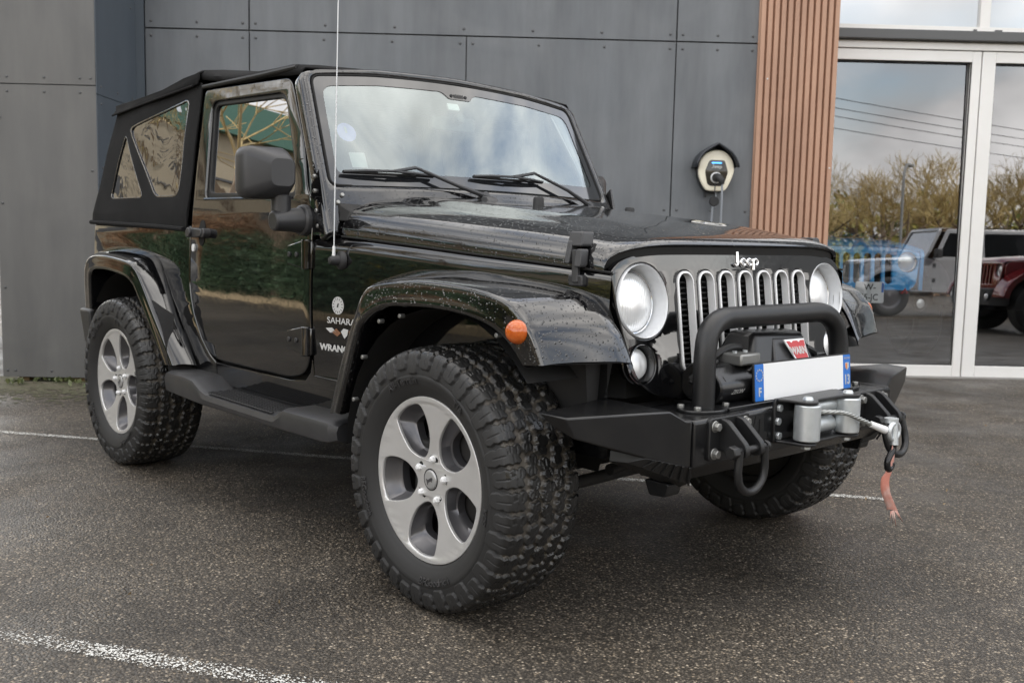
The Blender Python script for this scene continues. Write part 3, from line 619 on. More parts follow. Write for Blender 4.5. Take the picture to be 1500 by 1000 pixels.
# ------------------------------------------------------------------ hood, cowl, windscreen
YS = lambda x: .6686-.108*x
ZS = lambda x: float(np.interp(x, [-.76,-.6,-.391,-.077,.2,.435], [1.112,1.103,1.089,1.066,1.048,1.030]))
ZC = lambda x: float(np.interp(x, [-.76,-.641,-.358,-.044,.285,.421,.46], [1.262,1.252,1.226,1.196,1.163,1.141,1.134]))
def hood_pt(x, f, drop=0):
    ys = YS(x); zs = ZS(x)+.006; zc = ZC(x); a = abs(f)
    z = zs+(zc-zs)*(1-a**6.5)**.42
    dome = .012*(1-min(1, max(0, (a-.55)/.16)))
    return (x, f*ys, z+dome*min(1, max(0, (.40-x)/.25))-drop)
def hood():
    fs = np.r_[-1, -.998, -.99, -.975, -.95, -.92, -.88, np.linspace(-.83, .83, 41), .88, .92, .95, .975, .99, .998, 1]
    rows = []
    xs = np.linspace(-.745, .40, 36)
    # the front edge follows the grille outline and rolls down over it
    def xfront(f): y = abs(f)*.62; return .455-.045*max(0, (abs(f)-.80)/.20)**2
    for x in xs: rows.append([hood_pt(x-.0*f, f) for f in fs])
    for t, dz in ((.45, .001), (.75, .0045), (.93, .011), (1.0, .019)):
        rows.append([(lambda x_, f_: (x_, hood_pt(min(x_, .435), f_)[1], max(hood_pt(min(x_, .435), f_, dz*(1-abs(f_)**8)+.004*t)[2], ZS(.43)+.006)))(.40+(xfront(f)-.40)*t, f) for f in fs])
    rows.append([(r[0]-.012, r[1], r[2]-.006) for r in rows[-1]])
    h = grid(rows).build('hood', 'paint_wet', car, 60)
    lip = MB(); grid([[(r[0]-.006, r[1], r[2]-.001) for r in rows[-1]], [(r[0]-.012, r[1]*.995, r[2]-.03) for r in rows[-1]]], lip); lip.build('hood_seal', 'rubber', h, 60)
    # shut line along the side
    for s in (-1, 1):
        g = MB(); g.tube([(x, s*(YS(x)+.001), ZS(x)+.003) for x in np.linspace(-.745, .44, 14)], .0035, 6); g.build('hood_seam', 'hole', h)
    # latches
    for s in (-1, 1):
        p = lambda u, v, w: (.345+u, s*(YS(.345)+w+.001+.0*v), 1.035+v)
        tilt = lambda u, v, w: (.322+u*.86-.15*v, s*(YS(.345)+w-.30*max(0, v-.02)), 1.035+v)
        l = MB(); l.prism(rpoly([(-.035,-.045),(.03,-.045),(.033,-.012),(-.032,-.012)], .008), -.01, .022, tilt)
        lo = l.build('hood_latch', 'plastic', car, bevel=.004)
        l = MB(); l.prism(rpoly([(-.012,-.035),(.014,-.035),(.016,.06),(-.014,.06)], .006), .012, .026, tilt); l.build('latch_strap', 'plastic', lo, bevel=.003)
        l = MB(); l.prism(rpoly([(-.038,.018),(-.016,.018),(-.010,.085),(-.032,.085)], .006), -.004, .030, tilt); l.prism(rpoly([(.014,.01),(.042,.01),(.044,.062),(.018,.062)], .008), .004, .036, tilt); l.build('latch_bracket', 'plastic', lo, bevel=.004)
        l = MB(); l.prism(rpoly([(-.034,.068),(.034,.068),(.034,.112),(-.030,.112)], .010), -.02, .028, tilt); l.build('latch_cap', 'plastic', lo, bevel=.005)
    # rubber bumpers and washer nozzles on the hood
    for x, f in ((-.50, -.02), (-.54, .78)):
        b = MB(); q = hood_pt(x, f); b.lathe([(.021,-.01),(.021,.022),(.018,.030),(.0,.033)], q, (0,0,1), 18); b.build('hood_bumper', 'leather', h, 50)
    for y in (-.10, .52):
        q = hood_pt(-.69, y/.74); b = MB(); b.hexa([(q[0]-.03,y-.03,q[2]-.01),(q[0]+.03,y-.03,q[2]-.01),(q[0]+.03,y+.03,q[2]-.01),(q[0]-.03,y+.03,q[2]-.01)], [(q[0]-.02,y-.022,q[2]+.016),(q[0]+.01,y-.022,q[2]+.012),(q[0]+.01,y+.022,q[2]+.012),(q[0]-.02,y+.022,q[2]+.016)]); b.build('washer_nozzle', 'plastic', h, bevel=.003)
    # round emblem lying on the hood centre
    q = hood_pt(.155, .30); e = hood_pt(.25, .30); sl = (e[2]-q[2])/.095
    on = lambda x, y, z: (q[0]+y, q[1]-x, hood_pt(q[0]+y, (q[1]-x)/YS(q[0]+y))[2]+.0012+z)
    link('round_decal', plate(circle(0,0,.062,40), [circle(0,0,.050,40)], .0003, 0, on), 'decal', h, None)
    for k in range(5):
        a = R(90+72*k); pts = [(.044*math.cos(a), .044*math.sin(a)), (.014*math.cos(a+.63), .014*math.sin(a+.63)), (0, 0), (.014*math.cos(a-.63), .014*math.sin(a-.63))]
        link('star_decal', plate(pts, [], .0003, 0, on), 'decal', h, None)
hood()

WO = np.array((-.832, 0, 1.309)); WE = np.array((-.2125, 0, .4214)); WE /= np.linalg.norm(WE); WN = np.array((WE[2], 0, -WE[0]))
def WS(y, t, off=0.): bow = -.035*(y/.75)**2; return tuple(WO+np.array((0, y, 0))+WE*t+WN*(off+bow+.012))
def windscreen():
    top = [(.735,.487),(.40,.527),(.0,.537),(-.40,.527),(-.735,.487)]
    out = rpoly([(-.800,-.20),(.800,-.20)]+[(.772,.07)]+top+[(-.772,.07)], [.01,.01,.1,.045,.05,.05,.05,.045,.1])
    hole = rpoly([(-.730,0),(.730,0),(.690,.468),(.40,.492),(0,.500),(-.40,.492),(-.690,.468)], [.035,.035,.04,0,0,0,.04], 5)
    cuts = [('x', y) for y in np.arange(-.75, .76, .075)]+[('y', t) for t in np.arange(-.15, .5, .06)]+[('x', y) for y in np.arange(-.7125, .75, .075)]
    f = link('windscreen_frame', plate(out, [hole], .032, .020, lambda x, y, z: WS(x, y, z-.026), cuts, 4), 'paint_wet', car, 40)
    g = link('windscreen', plate(hole, [], 0, 0, lambda x, y, z: WS(x, y, z-.004), cuts), 'glass_ws', f, 60)
    inn = rpoly([(-.690,.05),(.684,.062),(.652,.425),(.40,.448),(.09,.456),(.06,.425),(-.055,.425),(-.085,.456),(-.40,.448),(-.655,.425)], [.03,.03,.05,0,.02,.01,.01,.02,0,.05])
    link('glass_border', plate(hole, [inn], 0, 0, lambda x, y, z: WS(x, y, z-.0015), cuts), 'frit', g, 60)
    hs = [tuple(p) for p in hole]; gm = MB(); gm.tube([WS(p[0], p[1], -.001) for p in hs], .005, 6, True); gm.build('windscreen_gasket', 'hole', f)
    # stickers behind the glass
    sm = lambda y0, t0: (lambda x, y, z: WS(y0+x, t0+y, -.011+z*.2))
    M['lilac'] = pm('lilac_sticker', (.33, .32, .70), .5)
    link('round_sticker', plate(circle(0,0,.040,30), [], .0005, 0, lambda x, y, z: WS(-.598+x, .230+y, -.008)), 'lilac', g, None)
    text('sticker_number', '1', .036, lambda x, y, z: WS(-.600+x*1.6, .238+y, -.0065), 'decal', g, ext=.0001, bold=.001)
    link('paper_sticker', plate(rrect(-.034,-.032,.034,.032,.003), [], .0005, 0, lambda x, y, z: WS(-.580+x, .112+y, -.008)), 'decal', g, None)
    # small grille emblem printed in the border
    for k in range(7): link('border_print', plate(rrect(-.0022,-.009,.0022,.009,.002), [], .0003, 0, lambda x, y, z, k=k: WS(.0+(k-3)*.0075+x, .441+y, .0012)), 'plastic', g, None)
    for s in (-1, 1): link('border_print', plate(circle(0,0,.0075,14), [], .0003, 0, lambda x, y, z, s=s: WS(s*.038+x, .441+y, .0012)), 'plastic', g, None)
    # mirror and sensor
    b = MB(); b.lathe([(.0,.0),(.022,.002),(.025,.02),(.02,.035)], WS(.028, .375, -.05), tuple(-WN), 20); b.build('mirror_mount', 'plastic', g)
    b = MB(); b.prism(rrect(-.12,-.032,.12,.032,.02), 0, .03, lambda u, v, w: (-1.10+w, u+.02, 1.60+v)); b.build('rear_view_mirror', 'plastic', g, bevel=.006)
    link('toll_tag', plate(rrect(-.030,-.016,.030,.016,.006), [], .004, .001, lambda x, y, z: WS(-.038+x, .392+y, -.012+z)), 'decal', g, None)
    # hinge brackets with bolts
    for s in (-1, 1):
        k = MB(); k.prism([(-.865,1.34),(-.845,1.36),(-.80,1.19),(-.775,1.115),(-.885,1.115),(-.905,1.20),(-.90,1.30)], .0, .008, lambda u, v, w: (u, s*(.776+w), v)); hb = k.build('windscreen_hinge', 'paint', car, bevel=.004)
        for x, z in ((-.872,1.328),(-.868,1.276),(-.855,1.205),(-.845,1.150)):
            bt = MB(); bt.cyl((x, s*.782, z), (x, s*.792, z), .0095, .008, 8); bt.build('hinge_screw', 'zincdull', hb, bevel=.002)
        for y, t in ((.700,-.045),(.725,-.075)):
            bt = MB(); bt.cyl(WS(s*y, t, .004), WS(s*y, t, .014), .010, .008, 8); bt.build('frame_screw', 'zincdull', f, bevel=.002)
    # cowl grille between hood and glass
    c = MB(); c.hexa([(-.86,-.74,1.17),(-.73,-.74,1.17),(-.73,.74,1.17),(-.86,.74,1.17)], [(-.85,-.73,1.250),(-.735,-.715,1.205),(-.735,.715,1.205),(-.85,.73,1.250)]); cw = c.build('cowl', 'dark', car, bevel=.006)
    cp = MB(); rows = [[(x, y, 1.236+.016*(1-(y/.62)**2)-(x+.81)*.32+dz) for y in np.linspace(-.60, .60, 15)] for x, dz in ((-.835,-.004),(-.815,.004),(-.752,.004),(-.742,-.004))]
    grid(rows, cp); cp.build('cowl_vent_panel', 'paint_wet', car, 60)
    sl = MB()
    for y in (-.36, .20): sl.box((-.79, y-.16, 1.246), (-.775, y+.16, 1.252))
    sl.build('cowl_vent_slot', 'hole', cw)
    # wipers
    for base, elbow, tip, tail, mid in (((-.047,-.045),(-.164,-.012),(-.36,.067),(-.675,.048),(-.275,.040)), ((.582,-.050),(.46,.012),(.278,.082),(-.068,.051),(.327,.050))):
        w = MB(); w.tube([WS(*base, .028), WS(*elbow, .032), WS(*tip, .030)], [.011,.008,.006], 8); w.cyl(WS(base[0], base[1], .0), WS(base[0], base[1], .036), .018, n=14)
        wo = w.build('wiper', 'plastic', car)
        a, b_ = np.array(tail), np.array(mid); P = lambda q, off=.02: WS(a[0]+(b_[0]-a[0])*q, a[1]+(b_[1]-a[1])*q, off)
        bl = MB(); bl.tube([P(0, .012), P(.5, .010), P(1, .012)], .0055, 6); bl.build('wiper_blade', 'rubber', wo)
        br = MB(); br.tube([P(.0, .018), P(.22, .030), P(.5, .036), P(.78, .030), P(1, .018)], .0055, 6); br.tube([WS(*tip, .030), P(.52, .036)], .007, 6)
        for q in (.12, .3, .7, .88): br.tube([P(q-.07, .014), P(q, .026), P(q+.07, .014)], .004, 5)
        br.build('wiper_bracket', 'plastic', wo)
windscreen()

# ------------------------------------------------------------------ roof, rear, cabin
def roof():
    st = [(-1.075,.715,1.745,1.768),(-1.13,.715,1.758,1.788),(-1.30,.705,1.768,1.803),(-1.62,.700,1.775,1.805),(-1.86,.698,1.806,1.850),(-2.00,.698,1.828,1.872),(-2.16,.698,1.808,1.85),(-2.5,.698,1.772,1.805),(-2.80,.700,1.757,1.785),(-2.885,.700,1.750,1.775),(-2.93,.700,1.722,1.74)]
    rows = []
    for x, w, ze, zc in st:
        h = [(w, ze-.035), (w+.004, ze-.012), (w-.012, ze+.004), (w-.09, ze+.4*(zc-ze)), (w*.6, ze+.82*(zc-ze)), (0, zc)]
        full = [(x, -y, z) for y, z in h]+[(x, y, z) for y, z in h[::-1][1:]]
        rows.append(full)
    cols = [cr([r[j] for r in rows], 4) for j in range(len(rows[0]))]
    rows = [[c[i]+np.array((0, 0, .0025*math.sin(i*.9+j*1.7))) for j, c in enumerate(cols)] for i in range(len(cols[0]))]
    ro = grid(rows).build('soft_top_roof', 'fabric', car, 60); solid(ro, .006)
    # drip rail above the door and the rear corner flap
    for s in (-1, 1):
        d = MB(); d.tube([(-1.12, s*.712, 1.752), (-1.45, s*.710, 1.750), (-1.93, s*.708, 1.752)], .010, 8); d.build('door_rail', 'rubber', car)
        top = [(-1.96,1.822),(-2.12,1.812),(-2.35,1.782),(-2.62,1.765),(-2.93,1.752)]; bot = [(-1.96,1.765),(-2.12,1.758),(-2.35,1.740),(-2.62,1.722),(-2.955,1.700)]
        fl = MB(); grid([[(x, s*.690, z+.004) for x, z in top], [(x, s*.712, z-.006) for x, z in top], [(x, s*(.712+.0*k), (z+b_[1])/2) for k, ((x, z), b_) in enumerate(zip(top, bot))], [(x, s*(.722), z) for x, z in bot]], fl); fo = fl.build('soft_top_flap', 'fabric', car, 60); solid(fo, .006, 0)
        seam = MB(); seam.tube([(-2.0, s*.724, 1.763), (-2.35, s*.726, 1.741), (-2.62, s*.726, 1.723), (-2.95, s*.726, 1.701)], .005, 6); seam.tube([(-1.96, s*(.705), 1.735), (-1.955, s*.735, 1.5), (-1.955, s*.785, 1.14)], .005, 6); seam.build('soft_top_hem', 'fabric', car)
        hem = MB(); hem.tube([(-1.96, s*.795, 1.128), (-2.3, s*.796, 1.138), (-2.7, s*.796, 1.146), (-3.10, s*.792, 1.154)], .011, 8); hem.build('soft_top_hem', 'fabric', car)
        lt = MB(); lt.box((-3.085, s*.60 if s > 0 else -.775, 1.1465), (-1.95, s*.775 if s > 0 else -.60, 1.1475)); 
        tl = MB(); tl.box((-3.11, s*.66-.06, .88), (-3.08, s*.66+.06, 1.10)); tl.build('tail_lamp', 'red', car, bevel=.01)
        bc = MB(); bc.hexa([(-3.33,s*.55,.50),(-3.18,s*.55,.50),(-3.10,s*.80,.50),(-3.22,s*.80,.50)], [(-3.35,s*.55,.695),(-3.18,s*.55,.695),(-3.08,s*.82,.695),(-3.24,s*.82,.695)]); bc.build('bumper_corner', 'plastic', car, bevel=.02, seg=3)
    rc = MB(); grid([[(-2.925, y, 1.74), (-3.10, y*1.1, 1.15)] for y in np.linspace(-.70, .70, 8)], rc); solid(rc.build('soft_top_rear', 'fabric', car), .006)
    tg = MB(); tg.box((-3.08, -.77, .60), (-3.05, .77, 1.148)); tg.build('tailgate', 'paint', car, bevel=.01)
    rb = MB(); rb.box((-3.38, -.60, .50), (-3.20, .60, .69)); rb.build('rear_bumper', 'plastic', car, bevel=.02)
    # cabin
    fl = MB(); fl.box((-3.05, -.74, .55), (-.80, .74, .60)); fl.build('floor_pan', 'dark', car)
    fw_ = MB(); fw_.box((-.86, -.74, .55), (-.80, .74, 1.17)); fw_.build('firewall', 'dark', car)
    da = MB(); da.hexa([(-1.12,-.70,1.02),(-.84,-.72,1.0),(-.84,.72,1.0),(-1.12,.70,1.02)], [(-1.14,-.69,1.20),(-.86,-.72,1.235),(-.86,.72,1.235),(-1.14,.69,1.20)]); da.build('dashboard', 'dash', car, bevel=.02)
    for y in (-.36, .36):
        s = MB(); s.box((-1.95, y-.25, .72), (-1.42, y+.25, .88)); so = s.build('seat', 'seat', car, bevel=.05, seg=3)
        b = MB(); b.hexa([(-2.02,y-.24,.80),(-1.84,y-.24,.80),(-1.84,y+.24,.80),(-2.02,y+.24,.80)], [(-2.12,y-.20,1.40),(-2.0,y-.20,1.40),(-2.0,y+.20,1.40),(-2.12,y+.20,1.40)]); b.build('backrest', 'seat', so, bevel=.04, seg=3)
        h = MB(); h.box((-2.13, y-.12, 1.43), (-2.03, y+.12, 1.60)); h.build('headrest', 'seat', so, bevel=.04, seg=3)
    sw = MB(); c = Vector((-1.27, .36, 1.14)); ax = Vector((-.9, 0, .42)).normalized(); a = ax.orthogonal().normalized(); b = ax.cross(a)
    sw.tube([c+a*(.185*math.cos(t))+b*(.185*math.sin(t)) for t in np.linspace(0, 2*math.pi, 28, endpoint=False)], .016, 8, True); sw.cyl(c, c-ax*.16, .05); sw.tube([c+a*.18, c, c-a*.18], .015, 6); sw.build('steering_wheel', 'dash', car)
    rbm = MB()
    for s in (-1, 1):
        rbm.tube([(-1.13, s*.62, 1.20), (-1.17, s*.60, 1.66), (-1.25, s*.58, 1.715), (-1.95, s*.58, 1.72), (-2.05, s*.60, 1.60), (-2.10, s*.66, .95)], .034, 10)
        rbm.tube([(-2.0, s*.58, 1.70), (-2.75, s*.60, 1.68), (-2.9, s*.62, 1.2)], .03, 10)
    rbm.tube([(-2.0, -.58, 1.72), (-2.0, .58, 1.72)], .034, 10); rbm.tube([(-1.19, -.60, 1.69), (-1.19, .60, 1.69)], .03, 10); rbm.build('roll_bar', 'dash', car)
roof()

# ------------------------------------------------------------------ chassis below the body
def chassis():
    f = MB()
    for s in (-1, 1): f.box((-3.2, s*.42-.05, .46), (.56, s*.42+.05, .60))
    f.box((-2.6, -.40, .36), (-.6, .40, .56)); f.box((-.50, -.52, .55), (.28, .52, .95)); f.box((-.80, -.70, .50), (-.45, .70, 1.05)); f.build('chassis', 'dark', car, bevel=.01)
    a = MB(); a.cyl((0, -.68, .385), (0, .68, .385), .042, n=16); a.lathe([(.0,-.11),(.08,-.10),(.115,-.04),(.115,.04),(.08,.10),(0,.11)], (.02, .20, .385), (1, 0, 0), 20); a.build('front_axle', 'dark', car)
    a = MB(); a.cyl((-2.424, -.68, .385), (-2.424, .68, .385), .042, n=16); a.lathe([(.0,-.11),(.09,-.10),(.12,0),(.09,.10),(0,.11)], (-2.424, 0, .385), (1, 0, 0), 20); a.build('rear_axle', 'dark', car)
    t = MB(); t.cyl((.22, -.66, .37), (.22, .66, .40), .020, n=12); t.cyl((.30, -.45, .42), (.30, .60, .50), .018, n=12); t.cyl((.19, -.40, .44), (.31, .12, .46), .026, n=12); t.build('steering_link', 'dark', car)
    sh = MB()
    for s in (-1, 1):
        sh.cyl((.12, s*.58, .38), (.02, s*.55, .95), .028, n=12); sh.cyl((0, s*.50, .42), (0, s*.50, .82), .065, n=16)
    sh.build('shock_absorber', 'dark', car)
    for s in (-1, 1):
        ln = MB(); ln.hexa([(.20,s*.60,.62),(.40,s*.60,.62),(.40,s*.66,.62),(.20,s*.66,.62)], [(.30,s*.58,.80),(.42,s*.58,.80),(.42,s*.70,.80),(.30,s*.70,.80)])
        ln.build('fender_liner', 'dark', car)
    x = MB(); x.box((.40, -.50, .575), (.58, .50, .64)); x.box((.46,-.48,.46),(.58,.48,.58)); x.build('bumper_mount', 'dark', car)
chassis()

# ------------------------------------------------------------------ winch bumper
def front_bumper():
    XF = .69
    # centre channel
    b = MB()
    yz = .545
    top = [(.47,-yz,.640),(XF-.006,-yz,.640),(XF-.006,yz,.640),(.47,yz,.640)]
    b.add([(.46,-yz,.642),(XF-.008,-yz,.642),(XF,-yz,.634),(XF,-yz,.512),(.635,-yz,.462),(.50,-yz,.455),(.46,yz,.642),(XF-.008,yz,.642),(XF,yz,.634),(XF,yz,.512),(.635,yz,.462),(.50,yz,.455)],
          [(0,1,7,6),(1,2,8,7),(2,3,9,8),(3,4,10,9),(4,5,11,10),(0,6,11,5),(5,4,3,2,1,0),(6,7,8,9,10,11)])
    bo = b.build('winch_bumper', 'bumper', car, bevel=.004)
    for s in (-1, 1):
        w = MB(); Y = lambda P: (P[0], s*P[1], P[2])
        T = [(.684,.548,.642),(.671,.562,.642),(.658,.612,.670),(.564,.917,.670),(.471,.925,.672),(.40,.60,.672),(.42,.548,.642)]
        B = [(.684,.548,.510),(.672,.562,.512),(.646,.650,.536),(.570,.895,.614),(.50,.905,.640),(.42,.62,.54),(.44,.548,.47)]
        n = len(T); w.add([Y(p) for p in T]+[Y(p) for p in B], [(0,1,6),(1,2,5,6),(2,3,4,5)]+[(n,n+6,n+1),(n+1,n+6,n+5,n+2),(n+2,n+5,n+4,n+3)]+[(i, n+i, n+(i+1) % n, (i+1) % n) for i in range(n)])
        w.build('bumper_wing', 'bumper', bo, bevel=.005, seg=2)
        u = MB(); u.hexa([Y((.60,.50,.430)), Y((.655,.52,.456)), Y((.60,.72,.535)), Y((.52,.70,.52))], [Y((.60,.50,.47)), Y((.682,.548,.514)), Y((.638,.68,.548)), Y((.54,.72,.56))]); u.build('bumper_skid', 'powder', bo, bevel=.003)
        gs = MB()
        for k in range(6):
            t = k/6; p = np.array((.682,.552,.512))*(1-t)+np.array((.64,.68,.546))*t; q = np.array((.657,.525,.458))*(1-t)+np.array((.605,.70,.534))*t
            gs.tube([Y(p+(.002,0,0)), Y(q+(.003,0,-.002))], .0035, 5)
        gs.build('skid_slot', 'hole', bo)
        hk = MB(); hk.prism(rpoly([(.53,.455),(.62,.455),(.61,.415),(.55,.41)], .01), .50, .56, lambda u_, v, w_: (u_, s*w_, v)); hk.build('bumper_tab', 'bumper', bo, bevel=.003)
        # shackle mount: plate, two ears, pin, D-ring
        y0 = s*.398; pl = MB(); pl.prism(rrect(-.093,-.060,.093,.060,.012), XF-.004, XF+.010, lambda u_, v, w_: (w_, y0+u_, .583+v)); mo = pl.build('shackle_mount', 'powder', bo, bevel=.003)
        for e in (-.036, .036):
            er = MB(); er.prism(rpoly([(XF+.008,.640),(XF+.030,.636),(XF+.098,.575),(XF+.100,.545),(XF+.075,.535),(XF+.008,.55)], [.004,.01,.02,.02,.015,.004]), -.0095, .0095, lambda u_, v, w_: (u_, y0+e+w_, v)); er.build('shackle_ear', 'powder', mo, bevel=.003)
        for dy, dz in ((-.07,.036),(.07,.036),(-.07,-.040),(.07,-.040)):
            bt = MB(); bt.cyl((XF+.009, y0+dy, .583+dz), (XF+.013, y0+dy, .583+dz), .0165, n=18); bt.cyl((XF+.012, y0+dy, .583+dz), (XF+.026, y0+dy, .583+dz), .0125, n=6); bt.build('mount_bolt', 'zincdull', mo, bevel=.002)
        PZ = .560; PX = XF+.080
        pn = MB(); pn.cyl((PX, y0-.085, PZ), (PX, y0+.075, PZ), .0105, n=14); pn.cyl((PX, y0-.096, PZ), (PX, y0-.068, PZ), .0195, n=6); pn.cyl((PX, y0+.068, PZ), (PX, y0+.080, PZ), .016, n=12); pn.build('shackle_pin', 'powder', mo, bevel=.003)
        swing = (.0, 0, -1.) if s < 0 else (.22, .06, -.97)
        dr = MB(); D = [(-.060, -.004), (-.062, .03), (-.063, .06), (-.055, .090), (-.030, .112), (0, .119), (.030, .112), (.055, .090), (.063, .06), (.062, .03), (.060, -.004)]
        path = cr([(PX+swing[0]*d+.006, y0+u_+swing[1]*d, PZ+swing[2]*d) for u_, d in D], 4); dr.tube(path, .0115, 12); dr.build('shackle_ring', 'powder', mo, 60)
    # cut-outs in the face
    for y in (-.245, .245):
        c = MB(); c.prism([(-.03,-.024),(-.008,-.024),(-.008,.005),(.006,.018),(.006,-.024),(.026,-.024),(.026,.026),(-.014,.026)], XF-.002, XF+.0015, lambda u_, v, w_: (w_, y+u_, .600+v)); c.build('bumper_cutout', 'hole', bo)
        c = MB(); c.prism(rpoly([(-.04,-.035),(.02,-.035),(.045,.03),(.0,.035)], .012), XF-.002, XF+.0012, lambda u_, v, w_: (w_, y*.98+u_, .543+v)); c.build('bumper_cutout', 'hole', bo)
    # hoop
    hp = MB(); path = [(.595,-.385,.640)]+[tuple(q) for q in cr([(.595,-.385,.70),(.592,-.382,.80),(.588,-.362,.865),(.584,-.305,.898),(.582,-.22,.903),(.582,.10,.903),(.584,.25,.900),(.588,.322,.866),(.592,.352,.80),(.595,.355,.70)], 8)]+[(.595,.355,.640)]
    hp.tube(path, .0325, 24); ho = hp.build('bumper_hoop', 'powder', bo, 60)
    for y in (-.385, .355):
        fl = MB(); fl.prism(circle(0,0,.066,32), .641, .651, lambda u_, v, w_: (.595+u_*1.0, y+v*1.35, w_)); fo = fl.build('hoop_foot', 'bumper', ho, bevel=.003)
        for a in (-1, 1):
            for bx_ in (.625, .565): bt = MB(); bt.cyl((bx_, y+a*.066, .650), (bx_, y+a*.066, .662), .011, n=6); bt.build('foot_bolt', 'zincdull', fo, bevel=.002)
    tr = MB(); tr.box((.45,-.345,.641),(XF-.03,.345,.654)); tr.build('winch_tray', 'bumper', bo, bevel=.003)
    # winch
    m = MB(); octo = [(.51,.655),(.605,.655),(.630,.69),(.628,.715),(.580,.765),(.515,.77),(.48,.735),(.48,.68)]
    m.prism(rpoly(octo, .012), -.345, -.15, lambda u_, v, w_: (u_, w_, v)); wi = m.build('winch', 'bumper', bo, bevel=.006)
    m = MB(); m.prism(circle(.575,.712,.058,28), -.15, .15, lambda u_, v, w_: (u_, w_, v)); m.build('winch_drum', 'zincdull', wi)
    m = MB(); m.prism(rpoly(octo, .012), .15, .30, lambda u_, v, w_: (u_, w_, v)); m.build('winch_gearbox', 'bumper', wi, bevel=.006)
    hx = lambda u_, v, w_: (w_, u_, v)
    m = MB(); lo = [(.47,-.205,.735),(.622,-.185,.735),(.622,.185,.735),(.47,.205,.735)]; hi = [(.485,-.130,.855),(.575,-.115,.853),(.575,.155,.845),(.485,.170,.847)]
    m.hexa(lo, hi); m.build('control_box', 'bumper', wi, bevel=.018, seg=3)
    m = MB(); m.hexa([(.612,-.07,.75),(.628,-.07,.75),(.628,.15,.75),(.612,.15,.75)], [(.575,-.03,.835),(.588,-.03,.828),(.588,.132,.822),(.575,.132,.828)]); m.build('control_box_face', 'plastic', wi, bevel=.006)
    bx = lambda u_, v, w_: (.632-(v-.76)*.42+w_, u_, v)
    link('winch_badge', plate([(.0,.826),(.112,.826),(.106,.757),(.036,.757)], [], .003, .001, lambda x, y, z: bx(x, y, z)), 'silver', wi, None)
    link('winch_badge_field', plate([(.008,.821),(.024,.821),(.034,.815),(.044,.821),(.066,.821),(.076,.815),(.086,.821),(.106,.821),(.101,.762),(.074,.762),(.066,.768),(.058,.762),(.041,.762)], [], .001, 0, lambda x, y, z: bx(x, y, z+.0035)), 'red', wi, None)
    text('winch_lettering', 'WARN', .030, lambda x, y, z: bx(x*.92+.059, y+.791, .0052+z), 'decal', wi, ext=.0003, bold=.0012)
    m = MB(); m.box((.535,-.235,.760),(.615,-.135,.795)); m.build('battery_terminal', 'zincdull', wi, bevel=.006)
    for y in (-.215,-.16): m = MB(); m.cyl((.575,y,.793),(.575,y,.801),.008,n=8); m.build('terminal_stud', 'zinc', wi)
    for pts in ([(.57,-.30,.775),(.555,-.34,.75),(.53,-.36,.72)], [(.55,-.12,.80),(.54,-.20,.805),(.53,-.29,.765),(.52,-.345,.705)], [(.58,.17,.79),(.59,.20,.775),(.58,.22,.75)]): m = MB(); m.tube(cr(pts, 6), .012, 8); m.build('winch_cable_lead', 'rubber', wi)
    yl = (lambda x, y, z: (.6585-(max(0, y-.69))*.9+z+.0025, x-.322, y))
    tri = [(-.016,.704),(.016,.704),(.0,.732)]
    link('warning_label', plate(tri, [], .0006, 0, lambda x, y, z: (.6165+z-(y-.71)*.96+.0, x-.316, y+.015)), 'yellow', wi, None)
    link('warning_symbol', plate([(-.002,.708),(.003,.708),(.001,.716),(.004,.716),(-.002,.725),(0,.718),(-.003,.718)], [], .0006, 0, lambda x, y, z: (.6180+z-(y-.71)*.96+.0, x-.316, y+.015)), 'hole', wi, None)
    text('winch_label', 'ZEON', .026, lambda x, y, z: (.6308+z+(y)*.6, x*.8-.268, y*.8+.690), 'decal', wi, ext=.0003)
    # fairlead
    pl = MB(); pl.prism(rrect(-.172,.534,.172,.668,.012), XF-.004, XF+.007, hx); fa = pl.build('fairlead', 'powder', bo, bevel=.003)
    for z in (.536, .660):
        e = MB(); e.prism(rpoly([(XF+.005,-.172),(XF+.03,-.160),(XF+.105,-.150),(XF+.118,-.118),(XF+.085,-.07),(XF+.085,.07),(XF+.118,.118),(XF+.105,.150),(XF+.03,.160),(XF+.005,.172)], .014), z, z+.009, lambda u_, v, w_: (u_, v, w_)); e.build('fairlead_shelf', 'powder', fa, bevel=.003)
    for y in (-.114, .114):
        r = MB(); r.cyl((XF+.080, y, .549), (XF+.080, y, .657), .0385, n=28); ro = r.build('fairlead_roller', 'zinc', fa, bevel=.004)
        r = MB(); r.lathe([(.0,.011),(.012,.010),(.016,.004),(.016,0)], (XF+.080, y, .669), (0,0,1), 16); r.build('roller_pin', 'zinc', ro); r = MB(); r.cyl((XF+.080,y,.524),(XF+.080,y,.537),.014,n=6); r.build('roller_nut', 'zinc', ro)
    for z in (.576, .636):
        r = MB(); r.cyl((XF+.042, -.082, z), (XF+.042, .082, z), .0245, n=24); r.build('fairlead_roller', 'zinc', fa, bevel=.003)
    for y, z in ((-.152,.64),(-.158,.60),(-.152,.556),(.152,.64),(.152,.556)):
        bt = MB(); bt.cyl((XF+.006,y,z),(XF+.016,y,z),.0125,n=6); bt.build('fairlead_bolt', 'zinc', fa, bevel=.002)
    # rope, thimble, hook, strap
    path = cr([(XF-.03,-.06,.622),(XF+.075,-.045,.627),(XF+.115,.03,.622),(XF+.135,.095,.598),(XF+.150,.16,.572),(XF+.160,.20,.560)], 14)
    rp = MB(); 
    for k in range(4):
        P = []
        for i, q in enumerate(path):
            a = i*.55+k*math.pi/2; P.append(q+np.array((math.cos(a)*.0042, 0, math.sin(a)*.0042)))
        rp.tube(P, .0038, 6)
